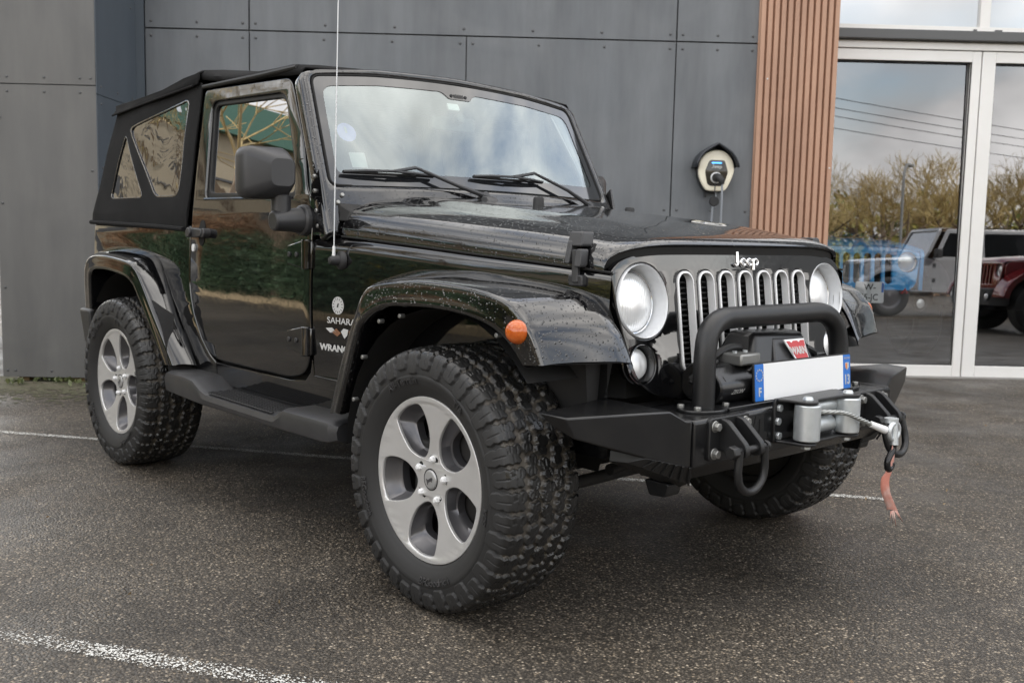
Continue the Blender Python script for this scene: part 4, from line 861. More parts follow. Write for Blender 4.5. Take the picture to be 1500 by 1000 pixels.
    ro = rp.build('winch_rope', 'rope', bo, 60)
    fr = MB(); fr.cyl((XF+.145,.14,.580),(XF+.162,.205,.556),.0095,.0125,14); fr.build('rope_ferrule', 'silver', ro, bevel=.002)
    hk = MB(); hc = np.array((XF+.168,.248,.548))
    hk.tube([tuple(hc+np.array((0, .030*math.cos(t), .026*math.sin(t)))) for t in np.linspace(0, 2*math.pi, 20, endpoint=False)], .0085, 8, True)
    hk.cyl(tuple(hc+np.array((-.005,.004,.040))), tuple(hc+np.array((.004,.0,-.042))), .0125, n=14); hk.cyl(tuple(hc+np.array((-.012,.004,.026))), tuple(hc+np.array((-.012,.004,.040))), .022, n=12)
    hk.build('rope_thimble', 'zinc', ro, 50)
    hh = MB(); hh.tube(cr([tuple(hc+np.array(q)) for q in ((.0,.0,-.03),(.0,.004,-.055),(.0,-.016,-.075),(0,-.03,-.095),(0,-.022,-.118),(0,-.004,-.112),(0,.0,-.095))], 4), [.010]*24+[.005], 10); hh.build('winch_hook', 'bumper', ro, 60)
    sp = MB(); cpts = cr([(XF+.170,.246,.512),(XF+.172,.241,.47),(XF+.170,.228,.425),(XF+.165,.217,.40),(XF+.166,.222,.36),(XF+.170,.250,.315),(XF+.172,.262,.295)], 5)
    wd = np.interp(np.linspace(0, 1, len(cpts)), [0,.25,.45,.9,1], [.005,.009,.014,.015,.017]); tw = np.linspace(.2, .9, len(cpts))
    grid([[q+np.array((math.sin(a)*w_, math.cos(a)*w_, 0))*e for e in (-1, -.3, .3, 1)] for q, w_, a in zip(cpts, wd, tw)], sp)
    e0 = cpts[-1]
    for k in range(5):
        y = (k-2)*.0075; L_ = .03+.012*((k*7) % 3); sp.add([e0+np.array((.004,y-.004,0)), e0+np.array((.004,y+.004,0)), e0+np.array((.004+.003*k,y*2.0+.004+.008,-L_))], [(0,1,2)])
    so = sp.build('hook_strap', 'strap', ro, 60); solid(so, .0016, 0)
    # number plate
    def PP(x, y, z): yw = R(1.766); ty = R(4.47); return (.6548+x*math.sin(yw)-y*math.sin(ty)+z+.098, .0517+x*math.cos(yw)-.045*0, .7115+y*math.cos(ty))
    E_ = (-.26, .26); k = .868
    PQ = lambda x, y, z: tuple(np.array((2.3199,-2.7116,1.1295))*0+np.array((lambda P: (P[0], P[1], P[2]))(PP(x, y, z))))
    PL = lambda x, y, z: (.6548+x*math.sin(R(1.766))-y*math.sin(R(4.47))+z, .0517+x*math.cos(R(1.766)), .7115+y*math.cos(R(4.47)))
    fr = link('number_plate', plate(rrect(-.264,-.059,.264,.059,.008), [], .004, .0015, lambda x, y, z: PL(x, y, z-.004)), 'rubber', bo, 40)
    link('plate_field', plate(rrect(-.217,-.055,.217,.055,.002), [], .001, .0004, lambda x, y, z: PL(x, y, z+.0006)), 'white', fr, None)
    for s in (-1, 1): link('plate_band', plate(rrect(min(s*.2175, s*.26),-.055,max(s*.2175, s*.26),.055,.003), [], .001, .0004, lambda x, y, z: PL(x, y, z+.0006)), 'blue', fr, None)
    for i in range(12):
        a = i*math.pi/6; st = [((.0038 if j % 2 == 0 else .0016)*math.sin(j*math.pi/5), (.0038 if j % 2 == 0 else .0016)*math.cos(j*math.pi/5)) for j in range(10)]
        link('plate_star', plate([(x-.2385+.0165*math.sin(a), y+.022+.0165*math.cos(a)) for x, y in st], [], .0003, 0, lambda x, y, z: PL(x, y, z+.0022)), 'decal', fr, None)
    text('plate_lettering', 'F', .036, lambda x, y, z: PL(x*.85-.238, y-.029, z+.0022), 'decal', fr, ext=.0003, bold=.0012)
    text('plate_lettering', '13', .044, lambda x, y, z: PL(x*.78+.239, y-.027, z+.0022), 'decal', fr, ext=.0003, bold=.0012)
    text('plate_lettering', 'REGION', .009, lambda x, y, z: PL(x+.239, y+.044, z+.0022), 'decal', fr, ext=.0002)
    link('plate_crest', plate(rpoly([(-.011,.012),(.011,.012),(.011,-.004),(0,-.014),(-.011,-.004)], .003), [], .0003, 0, lambda x, y, z: PL(x+.239, y+.018, z+.0022)), 'decal', fr, None)
    M['orange'] = pm('crest_orange', (.75, .22, .06), .4)
    link('plate_crest', plate([(-.009,.010),(.0,.010),(.0,-.011),(-.009,-.004)], [], .0003, 0, lambda x, y, z: PL(x+.239, y+.018, z+.0030)), 'orange', fr, None)
    bk = MB(); bk.hexa([(.64,-.10,.655),(.652,-.10,.655),(.652,.16,.655),(.64,.16,.655)], [(.630,-.10,.74),(.640,-.10,.74),(.640,.16,.74),(.630,.16,.74)]); bk.build('plate_bracket', 'bumper', fr)
front_bumper()

# ------------------------------------------------------------------ lettering and aerial on the cowl side
def cowl_marks():
    def CS(x, z, off=0.): return (x, -(.785-(x+.878)*.12+.0045+off+(.002 if z < .8 else 0)*0), z)
    bd = MB(); p = CS(-.718, 1.03, -.008); n_ = Vector((-.119,-.99,0)).normalized()
    bd.lathe([(.034,0),(.033,.012),(.025,.018),(.02,.02),(.017,.04),(.012,.052),(.0,.054)], p, n_, 24); ao = bd.build('aerial_base', 'leather', car, 50)
    q = Vector(p)+n_*.036; f = MB(); f.cyl(q+Vector((0,0,.0)), q+Vector((.002,0,.05)), .0065,.0055,10); f.build('aerial_ferrule', 'silver', ao)
    a = MB(); a.tube([q+Vector((.002,0,.045)), q+Vector((.014,-.002,.40)), q+Vector((.033,-.004,.95)), q+Vector((.036,-.004,1.02))], [.0021,.0019,.0017,.0015], 6); a.build('aerial_rod', 'silver_paint', ao)
    link('round_side_decal', plate(circle(0,0,.0315,36), [], .0004, 0, lambda x, y, z: CS(-.732+x, .868+y, z+.0014)), 'decal', car, None)
    link('decal_mark', plate([(-.006,-.006),(.002,-.007),(.004,.002),(.007,.008),(.0,.008),(-.003,.001)], [], .0004, 0, lambda x, y, z: CS(-.732+x, .868+y, z+.0024)), 'hole', car, None)
    for i in range(14):
        t = i*2*math.pi/14; link('decal_mark', plate(rrect(-.0012,-.004,.0012,.004,.0008,2), [], .0004, 0, lambda x, y, z, t=t: CS(-.732+(x*math.cos(t)+(y+.024)*math.sin(t)), .868+((y+.024)*math.cos(t)-x*math.sin(t)), z+.0024)), 'rubber', car, None)
    text('side_lettering', 'SAHARA', .032, lambda x, y, z: CS(-.793+x*1.30, .812+y, z+.0014), 'decal', car, ext=.0004, bold=.0002, align='LEFT')
    text('side_lettering', 'WRANGLER', .032, lambda x, y, z: CS(-.832+x*1.30, .712+y, z+.0014), 'decal', car, ext=.0004, bold=.0013, align='LEFT')
    for c, pl in (('decal', [(-.80,.783),(-.765,.787),(-.74,.772),(-.775,.768)]), ('brown_decal', [(-.765,.771),(-.74,.785),(-.715,.770),(-.735,.757)]), ('decal', [(-.715,.776),(-.70,.788),(-.675,.785),(-.68,.765),(-.695,.752)]), ('brown_decal', [(-.672,.782),(-.65,.774),(-.63,.763),(-.67,.762)]), ('decal', [(-.655,.782),(-.60,.777),(-.63,.767)])):
        link('dune_decal', plate(pl, [], .0004, 0, lambda x, y, z: CS(x, y, z+.0014)), c, car, None)
cowl_marks()

# ------------------------------------------------------------------ ground, markings
BD = Vector((.65824, .75280, 0)); BN = Vector((.75280, -.65824, 0))
def BW(s, n, z): return tuple(BD*s+BN*n+Vector((0, 0, z)))
def K(s4, z4, d): k = (3.5313-d)/7.5313; return (-.5143+(s4+.5143)*k, 1.1295+(z4-1.1295)*k)

def asphalt_mat():
    m = pm('damp_asphalt', (.05, .05, .05), .6); N, L, b = NT(m); tc = N.new('ShaderNodeTexCoord')
    def vor(scale, feat='F1'):
        v = N.new('ShaderNodeTexVoronoi'); v.inputs['Scale'].default_value = scale; v.feature = feat; L.new(tc.outputs['Object'], v.inputs['Vector']); return v
    def noise(scale, det=4, rough=.5):
        n = N.new('ShaderNodeTexNoise'); n.inputs['Scale'].default_value = scale; n.inputs['Detail'].default_value = det; n.inputs['Roughness'].default_value = rough; L.new(tc.outputs['Object'], n.inputs['Vector']); return n
    v1 = vor(132); sp = N.new('ShaderNodeSeparateColor'); L.new(v1.outputs['Color'], sp.inputs[0])
    ramp = N.new('ShaderNodeValToRGB'); e = ramp.color_ramp.elements
    e[0].position = 0; e[0].color = (.030,.0255,.021,1); e[1].position = 1; e[1].color = (.55,.49,.41,1)
    for p, c in ((.35,(.086,.075,.063,1)),(.62,(.130,.114,.096,1)),(.84,(.205,.180,.150,1)),(.94,(.30,.25,.19,1))):
        q = e.new(p); q.color = c
    L.new(sp.outputs[0], ramp.inputs[0])
    # bitumen between the stones
    edge = N.new('ShaderNodeMapRange'); edge.inputs[1].default_value = .30; edge.inputs[2].default_value = .62; edge.inputs[3].default_value = 0; edge.inputs[4].default_value = .8; L.new(v1.outputs['Distance'], edge.inputs[0])
    mx = N.new('ShaderNodeMix'); mx.data_type = 'RGBA'; mx.inputs[7].default_value = (.030,.027,.023,1); L.new(edge.outputs[0], mx.inputs[0]); L.new(ramp.outputs[0], mx.inputs[6])
    # large patches
    n1 = noise(.9, 7, .62); pr = N.new('ShaderNodeValToRGB'); pr.color_ramp.elements[0].position = .33; pr.color_ramp.elements[0].color = (.52,.50,.475,1); pr.color_ramp.elements[1].position = .68; pr.color_ramp.elements[1].color = (1.32,1.27,1.19,1); L.new(n1.outputs['Fac'], pr.inputs[0])
    ml = N.new('ShaderNodeMix'); ml.data_type = 'RGBA'; ml.blend_type = 'MULTIPLY'; ml.inputs[0].default_value = 1; L.new(mx.outputs[2], ml.inputs[6]); L.new(pr.outputs[0], ml.inputs[7])
    L.new(ml.outputs[2], b.inputs['Base Color'])
    n2 = noise(2.3, 5); rr = N.new('ShaderNodeMapRange'); rr.inputs[1].default_value = .35; rr.inputs[2].default_value = .65; rr.inputs[3].default_value = .36; rr.inputs[4].default_value = .68; L.new(n2.outputs['Fac'], rr.inputs[0]); L.new(rr.outputs[0], b.inputs['Roughness'])
    v2 = vor(132); n3 = noise(320, 3)
    ad = N.new('ShaderNodeMath'); ad.operation = 'MULTIPLY_ADD'; ad.inputs[1].default_value = -1.0; L.new(v2.outputs['Distance'], ad.inputs[0]); L.new(sp.outputs[1], ad.inputs[2])
    bp = N.new('ShaderNodeBump'); bp.inputs['Strength'].default_value = .75; bp.inputs['Distance'].default_value = .004; L.new(ad.outputs[0], bp.inputs['Height'])
    bp2 = N.new('ShaderNodeBump'); bp2.inputs['Strength'].default_value = .5; bp2.inputs['Distance'].default_value = .002; L.new(n3.outputs['Fac'], bp2.inputs['Height']); L.new(bp.outputs[0], bp2.inputs['Normal']); L.new(bp2.outputs[0], b.inputs['Normal'])
    return m
M['asphalt'] = asphalt_mat()
g = MB(); g.add([(-300,-300,0),(300,-300,0),(300,300,0),(-300,300,0)], [(0,1,2,3)]); tag(g.build('ground', 'asphalt', None, None), kind='structure')

def line_mat():
    m = pm('worn_white_line', (.64, .64, .61), .6); N, L, b = NT(m); out = [n for n in N if n.type == 'OUTPUT_MATERIAL'][0]
    tc = N.new('ShaderNodeTexCoord'); v = N.new('ShaderNodeTexVoronoi'); v.inputs['Scale'].default_value = 190; L.new(tc.outputs['Object'], v.inputs['Vector'])
    sp = N.new('ShaderNodeSeparateColor'); L.new(v.outputs['Color'], sp.inputs[0])
    n = N.new('ShaderNodeTexNoise'); n.inputs['Scale'].default_value = 6; n.inputs['Detail'].default_value = 6; L.new(tc.outputs['Object'], n.inputs['Vector'])
    # the edges are frayed: alpha falls off from the middle of the strip (stored per vertex as the strip's own wear)
    at = N.new('ShaderNodeAttribute'); at.attribute_name = 'wear'
    a = N.new('ShaderNodeMath'); a.operation = 'ADD'; L.new(n.outputs['Fac'], a.inputs[0]); L.new(at.outputs['Fac'], a.inputs[1])
    a1 = N.new('ShaderNodeMath'); a1.operation = 'SUBTRACT'; L.new(a.outputs[0], a1.inputs[0]); L.new(v.outputs['Distance'], a1.inputs[1])
    gt = N.new('ShaderNodeMapRange'); gt.inputs[1].default_value = -.15; gt.inputs[2].default_value = .75; L.new(a1.outputs[0], gt.inputs[0])
    g2 = N.new('ShaderNodeMath'); g2.operation = 'GREATER_THAN'; L.new(gt.outputs[0], g2.inputs[0]); L.new(sp.outputs[0], g2.inputs[1])
    tr = N.new('ShaderNodeBsdfTransparent'); mx = N.new('ShaderNodeMixShader'); L.new(g2.outputs[0], mx.inputs[0]); L.new(tr.outputs[0], mx.inputs[1]); L.new(b.outputs[0], mx.inputs[2]); L.new(mx.outputs[0], out.inputs['Surface'])
    return m
M['line'] = line_mat()
def marking(p, q, w, wear, name='parking_line'):
    p = Vector((*p, .004)); q = Vector((*q, .004)); d = (q-p).normalized(); n = Vector((-d.y, d.x, 0)); rows = []
    for e in (-1.25, -.7, 0, .7, 1.25): rows.append([tuple(p+(q-p)*t+n*(w/2*e)) for t in np.linspace(0, 1, 30)])
    o = grid(rows).build(name, 'line', None, None); a = o.data.attributes.new('wear', 'FLOAT', 'POINT')
    k = np.repeat(np.array([-.75, wear, wear+.12, wear, -.75]), 30); a.data.foreach_set('value', k.astype(np.float32)); tag(o, kind='structure'); return o
marking((-4.75, -1.99), (.27, 1.47), .062, .16, 'parking_line')
marking((-6.0, -5.20), (.55, -1.27), .090, .02, 'parking_line')
marking((3.0, 3.4), (9.0, 7.6), .08, .1, 'parking_line')

def moss():
    m = pm('mossy_grit', (.085, .075, .05), .9, bump=(90, .6, .01)); N, L, b = NT(m); out = [n for n in N if n.type == 'OUTPUT_MATERIAL'][0]; tc = N.new('ShaderNodeTexCoord')
    n = N.new('ShaderNodeTexNoise'); n.inputs['Scale'].default_value = 14; n.inputs['Detail'].default_value = 8; n.inputs['Roughness'].default_value = .7; L.new(tc.outputs['Object'], n.inputs['Vector'])
    r = N.new('ShaderNodeValToRGB'); r.color_ramp.elements[0].position = .4; r.color_ramp.elements[0].color = (.12, .105, .075, 1); r.color_ramp.elements[1].position = .62; r.color_ramp.elements[1].color = (.060, .066, .030, 1); L.new(n.outputs['Fac'], r.inputs[0]); L.new(r.outputs[0], b.inputs['Base Color'])
    at = N.new('ShaderNodeAttribute'); at.attribute_name = 'wear'; a = N.new('ShaderNodeMath'); a.operation = 'ADD'; L.new(n.outputs['Fac'], a.inputs[0]); L.new(at.outputs['Fac'], a.inputs[1])
    g = N.new('ShaderNodeMath'); g.operation = 'GREATER_THAN'; g.inputs[1].default_value = .5; L.new(a.outputs[0], g.inputs[0]); tr = N.new('ShaderNodeBsdfTransparent'); mx = N.new('ShaderNodeMixShader'); L.new(g.outputs[0], mx.inputs[0]); L.new(tr.outputs[0], mx.inputs[1]); L.new(b.outputs[0], mx.inputs[2]); L.new(mx.outputs[0], out.inputs['Surface'])
    M['moss'] = m; rows = [[BW(s, n_, .003) for s in np.linspace(-7, -3.0, 24)] for n_ in (-3.95, -3.55, -3.2, -2.75, -2.3)]; o = grid(rows).build('moss_verge', 'moss', None, None)
    a_ = o.data.attributes.new('wear', 'FLOAT', 'POINT'); a_.data.foreach_set('value', np.repeat(np.array([.3, .12, .0, -.1, -.35]), 24).astype(np.float32)); tag(o, kind='structure')
    r = np.random.default_rng(3); P = [(x, y, .006) for x, y in zip(r.uniform(-5, 3.2, 300), r.uniform(-3.6, 4, 300)) if abs(y) > 1.1 or x > 1]
    G = leaf_cloud(P, [.004]*len(P), 240, .016, 8, .3); M['litter'] = leaf_mat('dead_leaf_bits', (.16, .10, .05), (.36, .28, .17)); tag(G.build('leaf_litter', 'litter', None, None), kind='stuff')
    T = leaf_cloud([BW(s, -3.60+.10*math.sin(s*9), .0) for s in np.linspace(-5.2, -3.3, 14)], [.075]*14, 260, .045, 5, .35); M['tuft'] = leaf_mat('low_weeds', (.05, .075, .02), (.12, .13, .05)); tag(T.build('weeds', 'tuft', None, None), kind='stuff')
# ------------------------------------------------------------------ showroom building
def clad_mat(name, col, warm, streak=.5, rough=.5):
    m = pm(name, col, rough); N, L, b = NT(m); tc = N.new('ShaderNodeTexCoord'); mp = N.new('ShaderNodeMapping'); mp.inputs['Scale'].default_value = (1.9, 1.9, .30); L.new(tc.outputs['Object'], mp.inputs[0])
    n = N.new('ShaderNodeTexNoise'); n.inputs['Scale'].default_value = 2.4; n.inputs['Detail'].default_value = 8; n.inputs['Roughness'].default_value = .62; L.new(mp.outputs[0], n.inputs['Vector'])
    n2 = N.new('ShaderNodeTexNoise'); n2.inputs['Scale'].default_value = 1.7; n2.inputs['Detail'].default_value = 6; n2.inputs['Distortion'].default_value = 1.2; L.new(tc.outputs['Object'], n2.inputs['Vector'])
    r = N.new('ShaderNodeValToRGB'); r.color_ramp.elements[0].position = .30; r.color_ramp.elements[1].position = .72
    k = 1-streak*.5; r.color_ramp.elements[0].color = (k, k, k, 1); r.color_ramp.elements[1].color = (1.14, 1.14, 1.13, 1); L.new(n.outputs['Fac'], r.inputs[0])
    r2 = N.new('ShaderNodeValToRGB'); r2.color_ramp.elements[0].position = .35; r2.color_ramp.elements[1].position = .66; r2.color_ramp.elements[0].color = (*col, 1); r2.color_ramp.elements[1].color = (*warm, 1); L.new(n2.outputs['Fac'], r2.inputs[0])
    mx = N.new('ShaderNodeMix'); mx.data_type = 'RGBA'; mx.blend_type = 'MULTIPLY'; mx.inputs[0].default_value = 1; L.new(r2.outputs[0], mx.inputs[6]); L.new(r.outputs[0], mx.inputs[7]); L.new(mx.outputs[2], b.inputs['Base Color'])
    n3 = N.new('ShaderNodeTexNoise'); n3.inputs['Scale'].default_value = 130; n3.inputs['Detail'].default_value = 4; L.new(tc.outputs['Object'], n3.inputs['Vector']); bp = N.new('ShaderNodeBump'); bp.inputs['Strength'].default_value = .12; bp.inputs['Distance'].default_value = .002; L.new(n3.outputs['Fac'], bp.inputs['Height']); L.new(bp.outputs[0], b.inputs['Normal'])
    return m
M['clad'] = clad_mat('grey_fibre_cement', (.132, .143, .157), (.155, .165, .178), .55)
M['clad_warm'] = clad_mat('weathered_fibre_cement', (.113, .112, .111), (.128, .126, .123), .35)
M['clad_blue_shade'] = clad_mat('blue_grey_shade_panel', (.070, .086, .105), (.078, .094, .114), .2)  # side return's shade put into a darker, bluer colour; corner trim shares it
M['terracotta'] = clad_mat('brown_ribbed_cladding', (.41, .240, .165), (.45, .270, .185), .3, .55)
M['white_frame'] = pm('white_aluminium', (.80, .79, .77), .35, var=(3, .35, (.72, .70, .66)))
M['grey_trim'] = pm('grey_metal_trim', (.085, .087, .09), .4)
M['door_glass'] = glass_mat('reflective_door_glass', (.80, .82, .82), .26)
M['upper_glass'] = glass_mat('upper_window_glass', (.90, .92, .93), .30)
M['showroom_floor'] = pm('grey_showroom_floor', (.16, .155, .15), .35)
M['showroom_wall'] = pm('dark_showroom_wall', (.05, .05, .05), .8)
M['blind'] = pm('pale_roller_blind', (.80, .82, .84), .8)
bld = empty('showroom_building', BW(0, -4.5, 0)); tag(bld, 'showroom building clad in grey rivetted panels with a brown ribbed pillar and white glazed doors', 'building')
def bp_(mb, name, mat, parent=None, **k):
    """part of the building: vertices are given in world space"""
    o = mb.build(name, mat, parent or bld, **k); off = Vector(BW(0, -4.5, 0))
    if parent is None or parent is bld: o.matrix_parent_inverse = Matrix.Translation(-off)
    return o
def building():
    D = -4.5; s0 = -3.334; sc_, _ = K(1.425, 0, D); zs = K(0, 2.581, D)[1]; v1 = K(-2.327, 0, D)[0]; v2 = K(.813, 0, D)[0]; v3 = K(-.737, 0, D)[0]
    gp = .005; bk = MB(); bk.box((s0-.9, -8.5, -.2), (sc_+.3, D-.03, 4.6), BW); bp_(bk, 'wall', 'grey_trim')
    rv = MB(); rv.lathe([(.0,.007),(.007,.006),(.0105,.003),(.011,0)], (0,0,0), (0,0,1), 10); RM = rv.mesh('rivet'); RM.polygons.foreach_set('use_smooth', [True]*len(RM.polygons)); RM.materials.append(M['grey_trim'])
    def rivet(s, n, z, nrm, par, k=1.0):
        if z > 3.25: return
        o = bpy.data.objects.new('rivet', RM); COL.objects.link(o); q = nrm.to_track_quat('Z', 'Y').to_matrix().to_4x4(); q.translation = Vector(BW(s, n, z)); o.parent = par; o.matrix_parent_inverse = par.matrix_parent_inverse.inverted() if False else Matrix.Translation(-Vector((0, 0, 0))); o.matrix_basis = q @ Matrix.Scale(k, 4)
    strip = K(-3.087, 0, D)[0]
    def panel(a, b, z0, z1, riv_s=(), mat='clad'):
        p = MB(); p.box((a+gp, D-.012, z0+gp), (b-gp, D, z1-gp), BW); o = bp_(p, 'cladding_panel', mat, bevel=.0015, seg=1)
        for s in riv_s:
            for z in (z0+.055, z1-.055) if z1-z0 < 2.2 else (z0+.055, (z0+z1)/2, z1-.055): rivet(s, D, z, BN, o)
        return o
    def rs(a, b): n = max(2, round((b-a)/.60)); return [a+.05+(b-a-.10)*i/n for i in range(n+1)]
    for a, b in ((strip, v1), (v1, v2), (v2, sc_)): panel(a, b, zs, 4.4, rs(a, b))
    for a, b in ((strip, v1), (v1, v3), (v3, v2), (v2, sc_)): panel(a, b, .05, zs, rs(a, b))
    p = MB(); p.box((s0, D-.012, .05), (strip-.004, D+.006, 4.4), BW); o = bp_(p, 'corner_trim', 'clad_blue_shade')
    # projecting block at the left
    F = -3.7; sl = K(-4.19, 0, F)[0]; zl = K(0, 2.158, F)[1]; p = MB()
    p.box((sl+.02, -8.4, .06), (s0-.004, F-.02, 4.6), BW); bp_(p, 'side_block', 'clad_blue_shade')
    for z0, z1 in ((.035, zl), (zl, 4.6)):
        p = MB(); p.box((sl, F-.02, z0+.003), (s0, F, z1-.003), BW); o = bp_(p, 'cladding_panel', 'clad_warm', bevel=.0015, seg=1)
        cols = [s0-.035, s0-.11, s0-.36, s0-.62, sl+.035]
        for s in cols:
            for z in ((z1-.05, z0+.05) if s not in (cols[0], cols[-1]) else np.arange(z0+.05, z1, .72 if s == cols[0] else .60)): rivet(s, F, z, BN, o, .87)
    p = MB(); p.box((s0-.002, -4.49, .05), (s0+.006, F-.004, zl-.06), BW); p.box((s0-.002, -4.49, zl-.055), (s0+.006, F-.004, 4.6), BW); o = bp_(p, 'return_panel', 'clad_blue_shade')
    for n in (-4.40, -4.1, -3.78):
        for z in (.4, 1.0, 1.55, 2.0, 2.12, 2.8): rivet(s0+.006, n, z, BD, o, .85)
    w = MB(); w.box((s0-.32, F-.20, .0), (s0-.10, F-.06, .036), BW); w.box((s0-.62, F-.16, .0), (s0-.55, F-.06, .036), BW); M['timber'] = pm('rough_timber', (.30, .20, .10), .8, var=(9, .6, (.20, .13, .07))); bp_(w, 'timber_packer', 'timber')
    # ribbed pillar
    a = K(1.425, 0, D+.05)[0]; b = K(2.024, 0, D+.05)[0]; n = 12; pw = (b-a)/n; poly = [(a, D-.3)]
    for i in range(n): x = a+i*pw; poly += [(x+.004, D+.018), (x+pw*.14, D+.020), (x+pw*.22, D+.052), (x+pw*.84, D+.052), (x+pw*.92, D+.020)]
    poly += [(b-.001, D+.020), (b, D+.018), (b, -4.93), (a, -4.93)]
    p = MB(); p.prism(poly, .02, 4.6, lambda u, v, w_: BW(u, v, w_)); bp_(p, 'ribbed_pillar', 'terracotta', sharp=20)
    sc2 = MB()
    for s, z in ((a+pw*1.5, 2.40), (b-pw*.5, 1.72), (a+pw*.5, 3.1), (b-pw*1.5, .6)): sc2.lathe([(.0,.004),(.006,.003),(.007,0)], BW(s, D+.052, z), BN, 8)
    bp_(sc2, 'pillar_screw', 'zinc')
    # glazing
    G = -4.95; k = lambda s4, z4: K(s4, z4, G)
    zb = 0.002; zg0 = k(0, .216)[1]; zg1 = k(0, 2.483)[1]; zt = k(0, 2.562)[1]; zt2 = k(0, 2.617)[1]; bb = k(0, 2.627)[1]; bt = k(0, 2.695)[1]; us = k(0, 2.735)[1]
    gR = k(3.021, 0)[0]; st = k(3.093, 0)[0]; gL2 = k(3.197, 0)[0]; wide = gR-b+.25
    def leaf(sa, sb, ga, gb, nm):
        m = MB(); m.box((sa, G-.03, zb), (ga, G+.02, zt), BW); m.box((gb, G-.03, zb), (sb, G+.02, zt), BW); m.box((ga, G-.03, zb), (gb, G+.02, zg0), BW); m.box((ga, G-.03, zg1), (gb, G+.02, zt), BW)
        d = bp_(m, 'glass_door', 'white_frame', bevel=.004)
        ti = math.tan(R(.8)); gs = MB(); gs.add([BW(ga, G-.004, zg0), BW(gb, G-.004, zg0), BW(gb, G-.004-ti*(zg1-zg0), zg1), BW(ga, G-.004-ti*(zg1-zg0), zg1)], [(0,1,2,3)]); gs.build('door_pane', 'door_glass', d, None)
        ga_ = MB()
        for q0, q1 in (((ga, zg0), (gb, zg0)), ((gb, zg0), (gb, zg1)), ((gb, zg1), (ga, zg1)), ((ga, zg1), (ga, zg0))): ga_.cyl(BW(q0[0], G+.004, q0[1]), BW(q1[0], G+.004, q1[1]), .007, n=6)
        ga_.build('door_gasket', 'rubber', d)
    leaf(b+.002-.25, st-.006, b-.10, gR, 'a'); leaf(st+.004, st+wide+.28, gL2, gL2+wide, 'b'); leaf(st+wide+.29, st+2*wide+.5, st+wide+.42, st+2*wide+.35, 'c')
    e = st+2*wide+.6
    m = MB(); m.box((b-.25, G-.04, zt+.006), (e, G+.035, zt2), BW); m.box((b-.25, G-.02, zt2), (e, G+.015, bb), BW); bp_(m, 'door_head', 'white_frame', bevel=.004)
    m = MB(); m.box((b-.25, G-.05, bb), (e, G+.10, bt), BW); bp_(m, 'grey_band', 'grey_trim', bevel=.004)
    m = MB(); m.box((b-.25, G-.03, bt+.002), (e, G+.04, us), BW)
    for a4, b4 in ((3.051, 3.128), (4.9, 4.98)): q0, q1 = k(a4, 0)[0], k(b4, 0)[0]; m.box((q0, G-.03, us), (q1, G+.03, 4.3), BW)
    m.box((b-.25, G-.03, us), (b-.17, G+.03, 4.3), BW); uf = bp_(m, 'upper_window', 'white_frame', bevel=.003)
    m = MB(); m.add([BW(b-.2, G, us), BW(e, G, us), BW(e, G, 4.3), BW(b-.2, G, 4.3)], [(0,1,2,3)]); m.build('upper_pane', 'upper_glass', uf, None)
    m = MB(); m.box((b-.2, G-.22, us-.05), (e, G-.20, 4.5), BW); m.build('roller_blind', 'blind', uf)
    m = MB(); m.box((k(3.0, 0)[0], G+.04, bt+.004), (k(3.02, 0)[0], G+.06, bt+.022), BW); m.box((k(3.16, 0)[0], G+.04, bt+.004), (k(3.21, 0)[0], G+.06, bt+.02), BW); m.build('window_bracket', 'grey_trim', uf)
    m = MB(); m.box((b-.25, G-.08, -.01), (e, G+.12, .006), BW); M['concrete'] = pm('pale_concrete_sill', (.27, .26, .245), .8, var=(6, .6, (.17, .165, .155)), bump=(60, .3, .004)); bp_(m, 'door_sill', 'concrete')
    # inside
    m = MB(); m.box((b-1.2, -14, .0065), (e+4, G-.1, .008), BW); bp_(m, 'showroom_floor', 'showroom_floor')
    m = MB(); m.box((b-1.2, -14.2, 0), (e+4, -14, 4.5), BW); m.box((b-1.3, -14, 0), (b-1.2, G-.1, 4.5), BW); m.box((e+4, -14, 0), (e+4.1, G-.1, 4.5), BW); m.box((b-1.3, -14.2, 3.0), (e+4.1, G-.24, 3.1), BW); bp_(m, 'showroom_wall', 'showroom_wall')
    m = MB(); m.box((sl+.03, -9, 4.61), (e+34, D+.02, 6.7), BW); bp_(m, 'shade_parapet', 'clad')  # unseen upper wall, added to keep the low sun off the car
    m = MB(); m.box((e, -9, 0), (e+34, D, 4.6), BW); bp_(m, 'far_wall', 'clad')
building()

